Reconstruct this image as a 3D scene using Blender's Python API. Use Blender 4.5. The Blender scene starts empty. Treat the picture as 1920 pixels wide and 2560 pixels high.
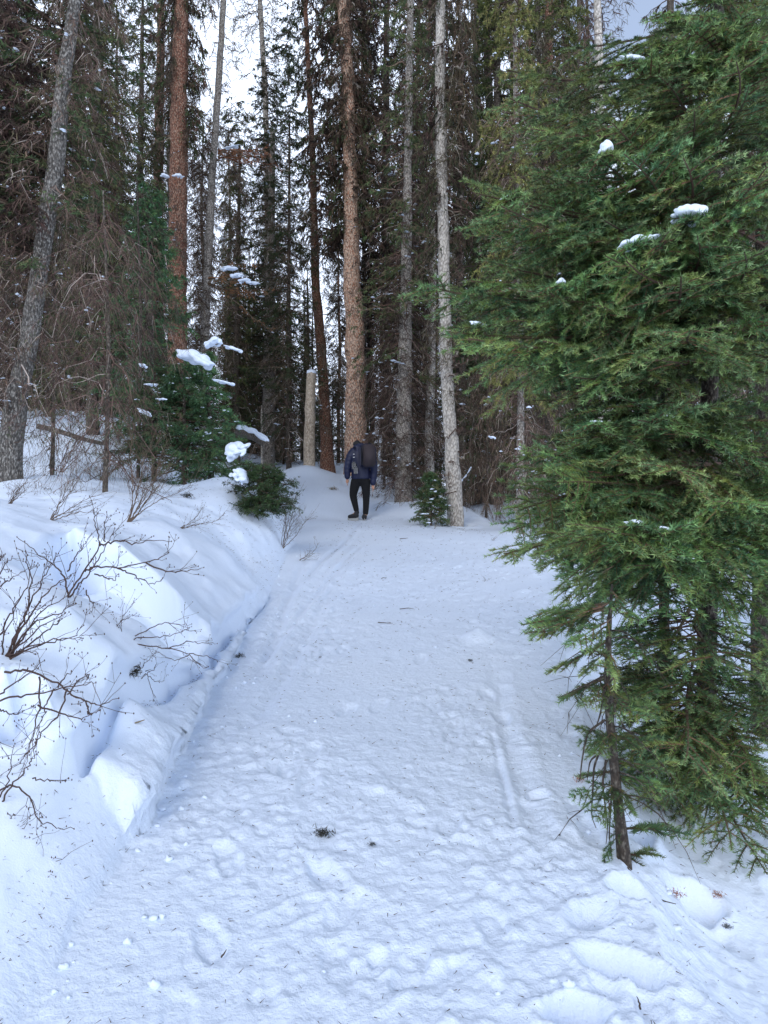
import bpy, math, random
import numpy as np
from mathutils import Vector, Matrix
random.seed(7)
R = np.random.default_rng(11)
S = bpy.context.scene
C = S.collection

# ------------------------------------------------------------------ camera, sky, sun, exposure
FPX = 1923.0            # focal length in pixels of the 1920 x 2560 photograph
CAMZ = 1.6
cd = bpy.data.cameras.new('camera'); cam = bpy.data.objects.new('camera', cd); C.objects.link(cam)
cd.sensor_fit = 'VERTICAL'; cd.sensor_height = 24.0; cd.lens = 24.0 * FPX / 2560.0
cd.clip_start = 0.05; cd.clip_end = 500
cam.location = (0, 0, CAMZ); cam.rotation_euler = (math.radians(90), 0, 0)
S.camera = cam

W = bpy.data.worlds.new('World'); S.world = W; W.use_nodes = True
nt = W.node_tree; nt.nodes.clear()
SUN_EL, SUN_AZ = math.radians(33), math.radians(200)      # azimuth measured clockwise from +Y
out = nt.nodes.new('ShaderNodeOutputWorld'); bg = nt.nodes.new('ShaderNodeBackground')
sky = nt.nodes.new('ShaderNodeTexSky'); sky.sky_type = 'NISHITA'; sky.sun_disc = False
sky.sun_elevation = SUN_EL; sky.sun_rotation = SUN_AZ; sky.altitude = 1800
tc = nt.nodes.new('ShaderNodeTexCoord')
noi = nt.nodes.new('ShaderNodeTexNoise'); noi.inputs['Scale'].default_value = 1.6; noi.inputs['Detail'].default_value = 5
ramp = nt.nodes.new('ShaderNodeValToRGB'); ramp.color_ramp.elements[0].position = 0.30; ramp.color_ramp.elements[1].position = 0.48
nt.links.new(tc.outputs['Generated'], noi.inputs['Vector']); nt.links.new(noi.outputs['Fac'], ramp.inputs['Fac'])
# a gap in the clouds, up and to the right
gap = nt.nodes.new('ShaderNodeVectorMath'); gap.operation = 'DISTANCE'
gdir = Vector((600, 1923, 1230)).normalized(); gap.inputs[1].default_value = gdir
nt.links.new(tc.outputs['Generated'], gap.inputs[0])
gr = nt.nodes.new('ShaderNodeMapRange'); gr.inputs['From Min'].default_value = 0.05; gr.inputs['From Max'].default_value = 0.16; gr.inputs['To Min'].default_value = 0.22
nt.links.new(gap.outputs['Value'], gr.inputs['Value'])
sep = nt.nodes.new('ShaderNodeSeparateXYZ'); nt.links.new(tc.outputs['Generated'], sep.inputs[0])
hi = nt.nodes.new('ShaderNodeMapRange'); hi.inputs['From Min'].default_value = 0.62; hi.inputs['From Max'].default_value = 0.88; hi.inputs['To Min'].default_value = 1.0; hi.inputs['To Max'].default_value = 0.0
nt.links.new(sep.outputs['Z'], hi.inputs['Value'])          # the cloud bank thins out towards the zenith
m0 = nt.nodes.new('ShaderNodeMath'); m0.operation = 'MULTIPLY'; nt.links.new(hi.outputs['Result'], m0.inputs[0]); nt.links.new(gr.outputs['Result'], m0.inputs[1])
mul = nt.nodes.new('ShaderNodeMath'); mul.operation = 'MULTIPLY'
nt.links.new(ramp.outputs['Color'], mul.inputs[0]); nt.links.new(m0.outputs[0], mul.inputs[1])
mix = nt.nodes.new('ShaderNodeMixRGB'); mix.inputs['Color2'].default_value = (9.6, 10.9, 13.4, 1)
nt.links.new(mul.outputs[0], mix.inputs['Fac']); nt.links.new(sky.outputs['Color'], mix.inputs['Color1'])
nt.links.new(mix.outputs['Color'], bg.inputs['Color']); bg.inputs['Strength'].default_value = 0.14
nt.links.new(bg.outputs[0], out.inputs['Surface'])

sl = bpy.data.lights.new('sun', 'SUN'); sl.energy = 1.0; sl.angle = math.radians(24); sl.color = (1, 0.93, 0.84)
so = bpy.data.objects.new('sun', sl); C.objects.link(so)
sdir = Vector((math.sin(SUN_AZ) * math.cos(SUN_EL), math.cos(SUN_AZ) * math.cos(SUN_EL), math.sin(SUN_EL)))
so.rotation_euler = (-sdir).to_track_quat('-Z', 'Y').to_euler(); so.location = (0, 0, 30)
S.view_settings.view_transform = 'Standard'; S.view_settings.look = 'None'
S.view_settings.exposure = 0.14; S.view_settings.gamma = 1; S.view_settings.use_curve_mapping = False

# ------------------------------------------------------------------ materials
def nodes(name):
    m = bpy.data.materials.new(name); m.use_nodes = True
    n = m.node_tree; return m, n, n.nodes['Principled BSDF']
def L(n, a, b): n.links.new(a, b)
def plain(name, col, rough=0.7, metal=0.0, bump=0.0, bscale=200, var=0.25):
    m, n, p = nodes(name)
    t = n.nodes.new('ShaderNodeTexCoord'); z = n.nodes.new('ShaderNodeTexNoise'); z.inputs['Scale'].default_value = bscale; z.inputs['Detail'].default_value = 4
    L(n, t.outputs['Object'], z.inputs['Vector'])
    r = n.nodes.new('ShaderNodeMixRGB')
    r.inputs[1].default_value = (*[c * (1 - var) for c in col], 1); r.inputs[2].default_value = (*[min(1, c * (1 + var)) for c in col], 1)
    L(n, z.outputs['Fac'], r.inputs[0]); L(n, r.outputs[0], p.inputs['Base Color'])
    p.inputs['Roughness'].default_value = rough; p.inputs['Metallic'].default_value = metal
    if bump:
        b = n.nodes.new('ShaderNodeBump'); b.inputs['Strength'].default_value = bump; b.inputs['Distance'].default_value = 0.01
        L(n, z.outputs['Fac'], b.inputs['Height']); L(n, b.outputs[0], p.inputs['Normal'])
    return m
def foliage(name, rough=0.55, trans=0.0):
    m, n, p = nodes(name)
    a = n.nodes.new('ShaderNodeAttribute'); a.attribute_name = 'Col'
    oi = n.nodes.new('ShaderNodeObjectInfo'); hs = n.nodes.new('ShaderNodeHueSaturation')
    mr = n.nodes.new('ShaderNodeMapRange'); mr.inputs['To Min'].default_value = 0.65; mr.inputs['To Max'].default_value = 1.4
    L(n, oi.outputs['Random'], mr.inputs['Value']); L(n, mr.outputs[0], hs.inputs['Value']); L(n, a.outputs['Color'], hs.inputs['Color'])
    fx = n.nodes.new('ShaderNodeMath'); fx.operation = 'MULTIPLY'; fx.inputs[1].default_value = 7.31; L(n, oi.outputs['Random'], fx.inputs[0])
    fr = n.nodes.new('ShaderNodeMath'); fr.operation = 'FRACT'; L(n, fx.outputs[0], fr.inputs[0])
    mh = n.nodes.new('ShaderNodeMapRange'); mh.inputs['To Min'].default_value = 0.465; mh.inputs['To Max'].default_value = 0.525; L(n, fr.outputs[0], mh.inputs['Value']); L(n, mh.outputs[0], hs.inputs['Hue'])
    L(n, hs.outputs[0], p.inputs['Base Color']); p.inputs['Roughness'].default_value = rough
    p.inputs['Specular IOR Level'].default_value = 0.35
    return m
def bark(name, dark, light, flake, sc=1.0, scar=0.5, bump=0.8, flakes=0.5):
    m, n, p = nodes(name)
    t = n.nodes.new('ShaderNodeTexCoord'); mp = n.nodes.new('ShaderNodeMapping'); mp.inputs['Scale'].default_value = (sc, sc, sc * 0.55)
    L(n, t.outputs['Object'], mp.inputs['Vector'])
    v = n.nodes.new('ShaderNodeTexVoronoi'); v.inputs['Scale'].default_value = 34; L(n, mp.outputs[0], v.inputs['Vector'])
    z = n.nodes.new('ShaderNodeTexNoise'); z.inputs['Scale'].default_value = 40; z.inputs['Detail'].default_value = 6; L(n, mp.outputs[0], z.inputs['Vector'])
    big = n.nodes.new('ShaderNodeTexNoise'); big.inputs['Scale'].default_value = 1.3; big.inputs['Detail'].default_value = 3; L(n, t.outputs['Object'], big.inputs['Vector'])
    c1 = n.nodes.new('ShaderNodeMixRGB'); c1.inputs[1].default_value = (*dark, 1); c1.inputs[2].default_value = (*light, 1)
    br = n.nodes.new('ShaderNodeMapRange'); br.inputs['From Min'].default_value = 0.35; br.inputs['From Max'].default_value = 0.65; L(n, big.outputs['Fac'], br.inputs['Value'])
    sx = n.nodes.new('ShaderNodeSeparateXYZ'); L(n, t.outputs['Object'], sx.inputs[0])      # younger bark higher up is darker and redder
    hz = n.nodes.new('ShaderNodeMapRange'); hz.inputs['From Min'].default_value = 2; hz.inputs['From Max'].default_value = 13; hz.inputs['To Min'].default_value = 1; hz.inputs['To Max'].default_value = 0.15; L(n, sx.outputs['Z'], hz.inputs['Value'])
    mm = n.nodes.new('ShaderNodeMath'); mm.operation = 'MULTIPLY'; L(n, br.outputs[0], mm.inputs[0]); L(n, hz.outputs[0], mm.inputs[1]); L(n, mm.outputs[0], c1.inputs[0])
    fr = n.nodes.new('ShaderNodeValToRGB'); fr.color_ramp.elements[0].position = 0.5 - 0.12 * flakes; fr.color_ramp.elements[1].position = 0.62 - 0.12 * flakes
    L(n, z.outputs['Fac'], fr.inputs[0])
    c2 = n.nodes.new('ShaderNodeMixRGB'); L(n, c1.outputs[0], c2.inputs[1]); c2.inputs[2].default_value = (*flake, 1)
    L(n, fr.outputs[0], c2.inputs[0])
    # dark cracks between the scales
    cr = n.nodes.new('ShaderNodeValToRGB'); cr.color_ramp.elements[0].position = 0.25; cr.color_ramp.elements[0].color = (1, 1, 1, 1)
    cr.color_ramp.elements[1].position = 0.7; cr.color_ramp.elements[1].color = (1 - scar, 1 - scar, 1 - scar, 1)
    L(n, v.outputs['Distance'], cr.inputs[0])
    c3 = n.nodes.new('ShaderNodeMixRGB'); c3.blend_type = 'MULTIPLY'; c3.inputs[0].default_value = 1
    L(n, c2.outputs[0], c3.inputs[1]); L(n, cr.outputs[0], c3.inputs[2]); L(n, c3.outputs[0], p.inputs['Base Color'])
    ad = n.nodes.new('ShaderNodeMath'); ad.operation = 'SUBTRACT'; L(n, z.outputs['Fac'], ad.inputs[0]); L(n, v.outputs['Distance'], ad.inputs[1])
    b = n.nodes.new('ShaderNodeBump'); b.inputs['Strength'].default_value = bump; b.inputs['Distance'].default_value = 0.02
    L(n, ad.outputs[0], b.inputs['Height']); L(n, b.outputs[0], p.inputs['Normal'])
    p.inputs['Roughness'].default_value = 0.85
    return m
def snowmat(name, grain=1.0):
    m, n, p = nodes(name)
    t = n.nodes.new('ShaderNodeTexCoord')
    z = n.nodes.new('ShaderNodeTexNoise'); z.inputs['Scale'].default_value = 28; z.inputs['Detail'].default_value = 8; z.inputs['Roughness'].default_value = 0.62
    g = n.nodes.new('ShaderNodeTexNoise'); g.inputs['Scale'].default_value = 160; g.inputs['Detail'].default_value = 3
    L(n, t.outputs['Object'], z.inputs['Vector']); L(n, t.outputs['Object'], g.inputs['Vector'])
    a = n.nodes.new('ShaderNodeAttribute'); a.attribute_name = 'Col'
    b = n.nodes.new('ShaderNodeBump'); b.inputs['Distance'].default_value = 0.017 * grain
    b2 = n.nodes.new('ShaderNodeBump'); b2.inputs['Distance'].default_value = 0.003; b2.inputs['Strength'].default_value = 0.5
    L(n, z.outputs['Fac'], b.inputs['Height']); L(n, g.outputs['Fac'], b2.inputs['Height']); L(n, b.outputs[0], b2.inputs['Normal']); L(n, b2.outputs[0], p.inputs['Normal'])
    if grain == 1.0:
        L(n, a.outputs['Fac'], b.inputs['Strength'])
    else: b.inputs['Strength'].default_value = 0.4
    c = n.nodes.new('ShaderNodeMixRGB'); c.inputs[1].default_value = (0.72, 0.81, 0.95, 1); c.inputs[2].default_value = (0.80, 0.87, 0.97, 1)
    big = n.nodes.new('ShaderNodeTexNoise'); big.inputs['Scale'].default_value = 0.9; big.inputs['Detail'].default_value = 4
    L(n, t.outputs['Object'], big.inputs['Vector']); L(n, big.outputs['Fac'], c.inputs[0]); L(n, c.outputs[0], p.inputs['Base Color'])
    p.inputs['Roughness'].default_value = 0.55; p.inputs['Specular IOR Level'].default_value = 0.3
    return m
M = {}
M['snow'] = snowmat('snow'); M['snow_clump'] = snowmat('snow_on_branch', 0.5)
M['needles'] = foliage('fir_needles', 0.45); M['crown'] = foliage('conifer_foliage', 0.7); M['twigs'] = foliage('dead_twigs', 0.85)
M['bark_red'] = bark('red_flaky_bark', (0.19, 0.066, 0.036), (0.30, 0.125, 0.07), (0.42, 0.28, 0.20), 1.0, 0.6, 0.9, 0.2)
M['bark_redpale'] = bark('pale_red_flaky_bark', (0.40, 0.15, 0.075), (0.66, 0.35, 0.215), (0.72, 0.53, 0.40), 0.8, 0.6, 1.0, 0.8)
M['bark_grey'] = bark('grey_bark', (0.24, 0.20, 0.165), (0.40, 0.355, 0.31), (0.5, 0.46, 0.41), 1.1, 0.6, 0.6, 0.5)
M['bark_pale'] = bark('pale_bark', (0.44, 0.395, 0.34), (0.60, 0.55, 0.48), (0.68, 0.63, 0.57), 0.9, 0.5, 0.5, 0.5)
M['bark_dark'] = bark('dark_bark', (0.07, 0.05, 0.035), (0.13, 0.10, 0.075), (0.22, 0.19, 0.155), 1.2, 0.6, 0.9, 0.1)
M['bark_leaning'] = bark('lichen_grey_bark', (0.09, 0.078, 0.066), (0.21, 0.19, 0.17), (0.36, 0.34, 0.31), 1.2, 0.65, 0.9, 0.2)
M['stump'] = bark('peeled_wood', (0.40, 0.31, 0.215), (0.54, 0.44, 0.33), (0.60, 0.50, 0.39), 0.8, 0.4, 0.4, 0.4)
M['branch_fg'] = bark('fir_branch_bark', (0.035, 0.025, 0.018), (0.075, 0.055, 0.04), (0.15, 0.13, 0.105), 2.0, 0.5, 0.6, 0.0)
M['shrub'] = plain('shrub_bark', (0.060, 0.032, 0.024), 0.7, var=0.3)
M['shrub_tan'] = plain('tan_shrub_bark', (0.12, 0.08, 0.052), 0.75, var=0.3)
M['moss'] = plain('dark_moss', (0.03, 0.028, 0.018), 0.9)
M['jacket'] = plain('navy_jacket', (0.004, 0.008, 0.042), 0.55, bump=0.3, bscale=30)
M['trousers'] = plain('black_trousers', (0.003, 0.003, 0.004), 0.95)
M['pack'] = plain('brown_grey_pack', (0.036, 0.026, 0.031), 0.75)
M['pack_navy'] = plain('navy_pack_side', (0.012, 0.013, 0.035), 0.7)
M['black'] = plain('black_cloth', (0.01, 0.01, 0.012), 0.7)
M['sole'] = plain('pale_sole', (0.33, 0.33, 0.32), 0.6)
M['white_line'] = plain('white_glove_seam', (0.6, 0.6, 0.6), 0.6)
M['skin'] = plain('skin', (0.50, 0.27, 0.18), 0.5, var=0.08)
M['sock'] = plain('tan_sock', (0.42, 0.25, 0.18), 0.7)
M['stick'] = plain('brown_stick', (0.075, 0.05, 0.035), 0.8)
M['leaf'] = plain('dry_leaf', (0.22, 0.17, 0.10), 0.7)
M['orange_leaf'] = plain('orange_dry_needles', (0.30, 0.11, 0.04), 0.7)

# ------------------------------------------------------------------ mesh helpers
class G:
    def __init__(s): s.v = []; s.f = []; s.c = []; s.m = []; s.n = 0
    def add(s, v, f, c=None, m=0):
        v = np.asarray(v, dtype=np.float32).reshape(-1, 3); f = np.asarray(f, dtype=np.int64)
        if len(f) == 0: return
        s.v.append(v); s.f.append(f + s.n); s.n += len(v)
        if c is None: c = (0.5, 0.5, 0.5)
        c = np.asarray(c, dtype=np.float32)
        if c.ndim == 1: c = np.tile(c, (len(v), 1))
        s.c.append(c); s.m.append(np.full(len(f), m))
    def mesh(s, name, mats, smooth=False):
        me = bpy.data.meshes.new(name)
        V = np.concatenate(s.v); Cc = np.concatenate(s.c)
        lt = np.concatenate([np.full(len(f), f.shape[1]) for f in s.f]); lv = np.concatenate([f.ravel() for f in s.f])
        me.vertices.add(len(V)); me.vertices.foreach_set('co', V.ravel())
        me.loops.add(len(lv)); me.loops.foreach_set('vertex_index', lv.astype(np.int32))
        me.polygons.add(len(lt)); ls = np.concatenate([[0], np.cumsum(lt)[:-1]]).astype(np.int32)
        me.polygons.foreach_set('loop_start', ls); me.polygons.foreach_set('loop_total', lt.astype(np.int32))
        me.polygons.foreach_set('material_index', np.concatenate(s.m).astype(np.int32))
        me.polygons.foreach_set('use_smooth', np.full(len(lt), smooth))
        me.update(calc_edges=True)
        a = me.color_attributes.new('Col', 'FLOAT_COLOR', 'POINT')
        a.data.foreach_set('color', np.concatenate([Cc, np.ones((len(Cc), 1), np.float32)], 1).ravel())
        for m in mats: me.materials.append(m)
        return me
def link(name, me, parent=None, loc=None):
    o = bpy.data.objects.new(name, me); C.objects.link(o)
    if parent: o.parent = parent
    if loc is not None: o.location = loc
    return o
def tag(o, label=None, cat=None, group=None, kind=None):
    for k, v in (('label', label), ('category', cat), ('group', group), ('kind', kind)):
        if v: o[k] = v
    return o
def empty(name, loc, label, cat, group=None, rz=0.0):
    o = bpy.data.objects.new(name, None); C.objects.link(o); o.location = loc; o.rotation_euler = (0, 0, rz); o.empty_display_size = 0.1
    return tag(o, label, cat, group)
def norm(a): return a / np.maximum(np.linalg.norm(a, axis=-1, keepdims=True), 1e-9)
def tubes(g, P, Rr, sides=4, col=(0.1, 0.1, 0.1), m=0, cap=False, flat=1.0):
    """P (N,K,3) polylines, Rr (N,K) radii."""
    P = np.asarray(P, float); Rr = np.asarray(Rr, float)
    if P.ndim == 2: P = P[None]; Rr = Rr[None]
    N, K, _ = P.shape
    T = norm(np.gradient(P, axis=1))
    ref = np.where(np.abs(T[:, :1, 2:3]) > 0.9, np.array([1.0, 0, 0]), np.array([0, 0, 1.0]))
    ref = np.broadcast_to(ref, T.shape)
    A = norm(np.cross(T, ref)); B = np.cross(T, A)
    th = np.arange(sides) * 2 * math.pi / sides
    ring = P[:, :, None, :] + Rr[:, :, None, None] * (np.cos(th)[None, None, :, None] * A[:, :, None, :] + flat * np.sin(th)[None, None, :, None] * B[:, :, None, :])
    V = ring.reshape(-1, 3)
    n = np.arange(N)[:, None, None]; k = np.arange(K - 1)[None, :, None]; s = np.arange(sides)[None, None, :]
    a = n * K * sides + k * sides + s; b = n * K * sides + k * sides + (s + 1) % sides
    F = np.stack([a, b, b + sides, a + sides], -1).reshape(-1, 4)
    c = np.asarray(col, float)
    if c.ndim == 2: c = np.repeat(c, K * sides, axis=0)
    g.add(V, F, c, m)
    if cap:
        for end in (0, K - 1):
            i = np.arange(sides) + end * sides
            g.add(np.vstack([V[:K * sides][i], P[0, end]]), [[j, (j + 1) % sides, sides] for j in range(sides)], np.asarray(col, float) if np.ndim(col) == 1 else None, m)
def ribbons(g, P, w, col, m=0):
    N, K, _ = P.shape
    T = norm(np.gradient(P, axis=1)); A = norm(np.cross(T, norm(R.normal(size=(N, 1, 3)))))
    ww = w[:, :, None] * 0.5
    V = np.stack([P - A * ww, P + A * ww], 2).reshape(-1, 3)
    n = np.arange(N)[:, None]; k = np.arange(K - 1)[None, :]
    a = n * K * 2 + k * 2
    F = np.stack([a, a + 1, a + 3, a + 2], -1).reshape(-1, 4)
    g.add(V, F, np.repeat(col, K * 2, axis=0), m)
def leaves(g, p, d, ln, w, col, m=0):
    """thin triangles; p,d (N,3); ln,w (N,)"""
    d = norm(d); A = norm(np.cross(d, R.normal(size=p.shape)))
    V = np.stack([p - A * w[:, None] * .5, p + A * w[:, None] * .5, p + d * ln[:, None]], 1).reshape(-1, 3)
    F = np.arange(len(p) * 3).reshape(-1, 3)
    g.add(V, F, np.repeat(col, 3, axis=0), m)
def pick(cols, n, jitter=0.25):
    cols = np.asarray(cols, float); c = cols[R.integers(0, len(cols), n)]
    return c * (1 + jitter * R.uniform(-1, 1, (n, 1)))

# ------------------------------------------------------------------ noise
def hsh(ix, iy, seed):
    h = (ix * 374761393 + iy * 668265263 + seed * 974634777) & 0xFFFFFFFF
    h = ((h ^ (h >> 13)) * 1274126177) & 0xFFFFFFFF
    return ((h ^ (h >> 16)) & 0xFFFFFF) / float(0xFFFFFF)
def vn(x, y, seed=0):
    ix = np.floor(x).astype(np.int64); iy = np.floor(y).astype(np.int64); fx = x - ix; fy = y - iy
    ux = fx * fx * fx * (fx * (fx * 6 - 15) + 10); uy = fy * fy * fy * (fy * (fy * 6 - 15) + 10)
    a = hsh(ix, iy, seed); b = hsh(ix + 1, iy, seed); c = hsh(ix, iy + 1, seed); d = hsh(ix + 1, iy + 1, seed)
    return (a * (1 - ux) + b * ux) * (1 - uy) + (c * (1 - ux) + d * ux) * uy - 0.5
def fbm(x, y, f, octv=3, seed=0, gain=0.5):
    s = 0; a = 1.0
    for i in range(octv):
        c, sn = math.cos(i * 1.1 + seed), math.sin(i * 1.1 + seed)
        s = s + a * vn((x * c - y * sn) * f, (x * sn + y * c) * f, seed + i * 17); a *= gain; f *= 2.03
    return s
def sst(a, b, x):
    t = np.clip((x - a) / (b - a), 0, 1); return t * t * (3 - 2 * t)

# ------------------------------------------------------------------ ground
def ZC(y): return np.interp(y, [-5, 0, 17, 20, 22, 25, 30, 40, 80], [-.4, 0, 1.48, 2.25, 2.7, 2.92, 3.35, 4.1, 6.5])
def XL(y): return np.interp(y, [0, 3.2, 4, 6, 10.7, 14, 17, 20, 25, 80], [-1.12, -0.98, -1.03, -1.17, -1.36, -1.6, -2.0, -3.0, -4.0, -8])
def XR(y): return np.interp(y, [0, 2.5, 3, 5, 7, 9, 15, 17, 20, 22, 25, 80], [.9, .9, .95, 1.25, 1.7, 2.1, 2.5, 2.3, 1.1, 0.2, -.3, -2])
DENTS = []          # (x, y, rx, ry, rot, depth, sharp)
PITS = []           # sharper hollows
BUMPS = []          # mounds
def ground(x, y, detail=True, want_dx=False):
    x = np.asarray(x, float); y = np.asarray(y, float)
    zc = ZC(y)
    wob = 0.10 * fbm(y, y * 0 + 3.1, 0.9, 3, 5) + 0.05 * fbm(x, y, 3.0, 2, 8)
    near = 1 - sst(6.5, 9.0, y)
    s = XL(y) - x + 0.07 * fbm(y, y * 0 + 3.1, 0.9, 2, 5) * np.exp(-np.maximum(XL(y) - x, 0) / .25)
    Hs = np.interp(y, [0, 3, 5, 8, 11, 13, 16, 20, 30], [.62, .72, .86, .98, 1.02, 1.0, .85, .45, .5])
    tau = np.interp(y, [0, 5, 8, 11, 16, 25], [.85, .8, .78, .70, 1.0, 1.5])
    sp = np.maximum(s, 0)
    wslab = np.interp(y, [2.2, 2.9, 3.1, 3.4, 3.8, 4.2, 4.6, 5, 6, 7.5], [.20, .22, .26, .27, .25, .20, .16, .13, .09, .02])
    jag = .22 * vn(x * 4.5, y * 2, 4) + .07 * vn(x * 17, y * 5, 6); slab_on = sst(2.96 + jag, 3.12 + jag, y) * near + .10 * sst(2.0, 2.6, y) * (1 - sst(2.96 + jag, 3.12 + jag, y))
    s2 = np.maximum(sp - wslab * slab_on, 0)
    bank = Hs * (1 - np.exp(-s2 / tau)) + np.interp(y, [0, 10, 20], [.05, .05, .15]) * np.maximum(sp - 1.0, 0) * np.exp(-np.maximum(sp - 1, 0) / 14) + .75 * sst(12, 16, y) * sst(.8, 4, sp) + .30 * np.exp(-(((x + 2.25) / .55) ** 2 + ((y - 11.3) / .7) ** 2))
    # the broken slab along the foot of the bank
    e1 = 0.055 * fbm(x * .35, y, 3.0, 2, 21) + .022 * fbm(x * .5, y, 13.0, 2, 23); e2 = .13 * (np.abs(vn(y * 2.1, x * 0, 29)) - .2)
    st = sst(0.0, 0.035, s + e1)
    slab_h = np.interp(y, [2.3, 3, 4, 6, 7.5], [.16, .21, .18, .11, .05])
    lip2 = sst(wslab, wslab + 0.10, s + e2) * np.minimum(slab_on * 1.3, 1)
    lip_h = np.interp(y, [2.3, 3, 4, 6, 7.5], [.08, .14, .20, .17, .06])
    groove = np.exp(-((s + e2 - wslab + 0.012) / 0.028) ** 2) * slab_on
    z = zc + bank + slab_on * slab_h * st * (1 + 0.5 * fbm(x, y, 2.2, 2, 31)) + lip_h * lip2 - 0.10 * groove
    z = z + slab_on * 0.10 * st * (1 - lip2) * np.clip(sp, 0, .4)
    # the hollow melted out under a rounded pillow of snow, its wall facing down the trail
    yw = 5.15 + .22 * ((s - .62) / .5) ** 2 + .05 * vn(s * 3, y * 0, 91)
    win = sst(.10, .30, s) * (1 - sst(1.0, 1.16, s))
    z = z - (.30 + .05 * vn(x * 4, y * 4, 92)) * win * sst(4.25, 4.95, y + .25 * vn(s * 2.2, y * 0, 93)) * (1 - sst(yw - .02, yw + .04, y)) + .07 * win * np.exp(-((y - yw - .25) / .22) ** 2)
    z = z - .26 * np.exp(-(((s - .98) / .11) ** 2 + ((y - 5.12) / .14) ** 2) ** 2)
    # right-hand shoulder and drop
    sr = np.maximum(x - XR(y) - 0.12 * fbm(y, y * 0 + 9, 1.1, 3, 44) - 0.06 * fbm(x, y, 4.0, 2, 45), 0)
    D = np.interp(y, [0, 3, 6, 8, 11, 14, 17, 20, 22, 25, 30, 80], [.55, .5, .5, .42, .25, .12, .25, .7, .95, 1.2, 1.3, 3])
    z = z - D * (1 - np.exp(-sr / .5)) - .03 * np.minimum(sr, 12)
    onb = sst(0.0, 0.25, s); onp = 1 - onb; right = sst(0.0, 0.4, sr)
    xb = x - 1.15 * bank - lip_h * lip2            # measured along the slope, so that the relief does not stretch on the steep face
    z = z + 0.16 * fbm(xb, y, 0.55, 2, 51) * (0.3 + onb) + 0.09 * fbm(xb, y, 1.3, 3, 52) * (onb * 0.9 + right + .15) + .07 * np.abs(fbm(xb, y, 0.9, 2, 54)) * onb
    far = sst(9, 25, y); z = z + far * 0.5 * fbm(x, y, 0.22, 3, 55)
    dx = 0.06 * np.exp(-((st - 0.75) / 0.22) ** 2) * slab_on + 0.075 * np.exp(-((lip2 - 0.7) / 0.25) ** 2) * slab_on * (st > .9)
    for (px, py, rx, ry, rot, dep, sh) in DENTS + PITS + BUMPS:
        c, sn = math.cos(rot), math.sin(rot)
        u = ((x - px) * c + (y - py) * sn) / rx; v = (-(x - px) * sn + (y - py) * c) / ry
        r2 = u * u + v * v
        if sh > 0:
            r = np.sqrt(r2) + 0.0
            z = z - dep * (1 - sst(1 - sh, 1.0, r)) + 0.22 * dep * np.exp(-((r - 1.15) / 0.18) ** 2)
        else: z = z - dep * np.exp(-r2)
    if detail:
        tr = onp * (1 - right * 0.3)
        lump = fbm(xb, y, 5.0, 3, 61); fine = fbm(xb, y, 16.0, 3, 62)
        amp = 0.25 + 0.75 * sst(-0.15, 0.2, fbm(x, y, 0.8, 2, 66))
        z = z + tr * amp * (0.005 * np.abs(lump) + 0.013 * fine + 0.004 * lump + 0.009 * fbm(xb, y, 33.0, 2, 64)) + (1 - tr) * (0.009 * lump + 0.005 * fine)
        z = z + tr * 0.005 * (np.clip(fbm(x, y, 11, 2, 70) - .12, 0, 1) * 6) * amp
        # long sled and ski grooves
        for (gx0, gx1, ya, yb, dep, w) in ((0.52, 0.64, 3.0, 4.6, .018, .016), (0.60, 0.80, 2.8, 6.0, .018, .05), (-.95, -.35, 5.5, 13, .02, .03), (-.75, -.5, 4.2, 11, .02, .05), (-1.0, -0.4, 8.5, 17, .03, .04), (-0.88, -1.12, 5.2, 11, .03, .05)):
            gx = gx0 + (gx1 - gx0) * (y - ya) / (yb - ya) + 0.03 * vn(y * .9, y * 0, 3)
            on = sst(ya, ya + .5, y) * (1 - sst(yb - .8, yb, y))
            z = z - on * dep * np.exp(-((x - gx) / w) ** 2) + on * dep * .5 * np.exp(-((x - gx - 2.2 * w) / w) ** 2)
    if want_dx:
        dy = 0 * x
        k = np.exp(-((y - yw - .07) / .07) ** 2) * win; dy = dy - .13 * k; z = z + .03 * k
        return z, dx, dy, onp * (1 - .4 * right)
    return z
YS = np.exp(np.linspace(math.log(0.9), math.log(45), 2600))
def hit(u, v):
    """point where the sight line through photo pixel (u, v) meets the snow"""
    x = (u - 960) / FPX * YS; z = CAMZ + (1280 - v) / FPX * YS
    g = ground(x, YS, False); i = np.argmax(g > z)
    if i == 0 and not g[0] > z[0]: i = len(YS) - 1
    return Vector((x[i], YS[i], g[i]))
def PX(u, v, d): return Vector(((u - 960) / FPX * d, d, CAMZ + (1280 - v) / FPX * d))
def gz(x, y): return float(ground(np.array([x]), np.array([y]), False)[0])

# hollows, mounds and footprints, found on the smooth ground first
def dent_at(lst, u, v, rx, ry, rot, dep, sh): h = hit(u, v); lst.append((h.x, h.y, rx, ry, rot, dep, sh))
bumps, pits = [], []
dent_at(bumps, 230, 1630, .30, .15, 0.2, -.06, 0)
dent_at(pits, 35, 1770, .09, .12, 0.2, .18, .5)
dent_at(bumps, 480, 1160, .8, .6, 0, -.16, 0)
dent_at(bumps, 590, 1500, .22, .35, 0.2, -.06, 0)
dent_at(bumps, 760, 1200, 1.1, 1.2, 0, -.20, 0)
dent_at(pits, 1480, 2290, .11, .08, 0.6, .045, .6)
dent_at(pits, 1560, 2420, .15, .07, -.5, .08, .6)
dent_at(pits, 1440, 2540, .10, .07, .2, .08, .4)
dent_at(pits, 1345, 1990, .06, .05, .2, .05, .4)
dent_at(pits, 1370, 2175, .03, .025, .2, .05, .4)
dent_at(pits, 1585, 2225, .10, .08, .3, .10, .6)
dent_at(pits, 1740, 2260, .14, .09, .3, .08, .4)
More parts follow.
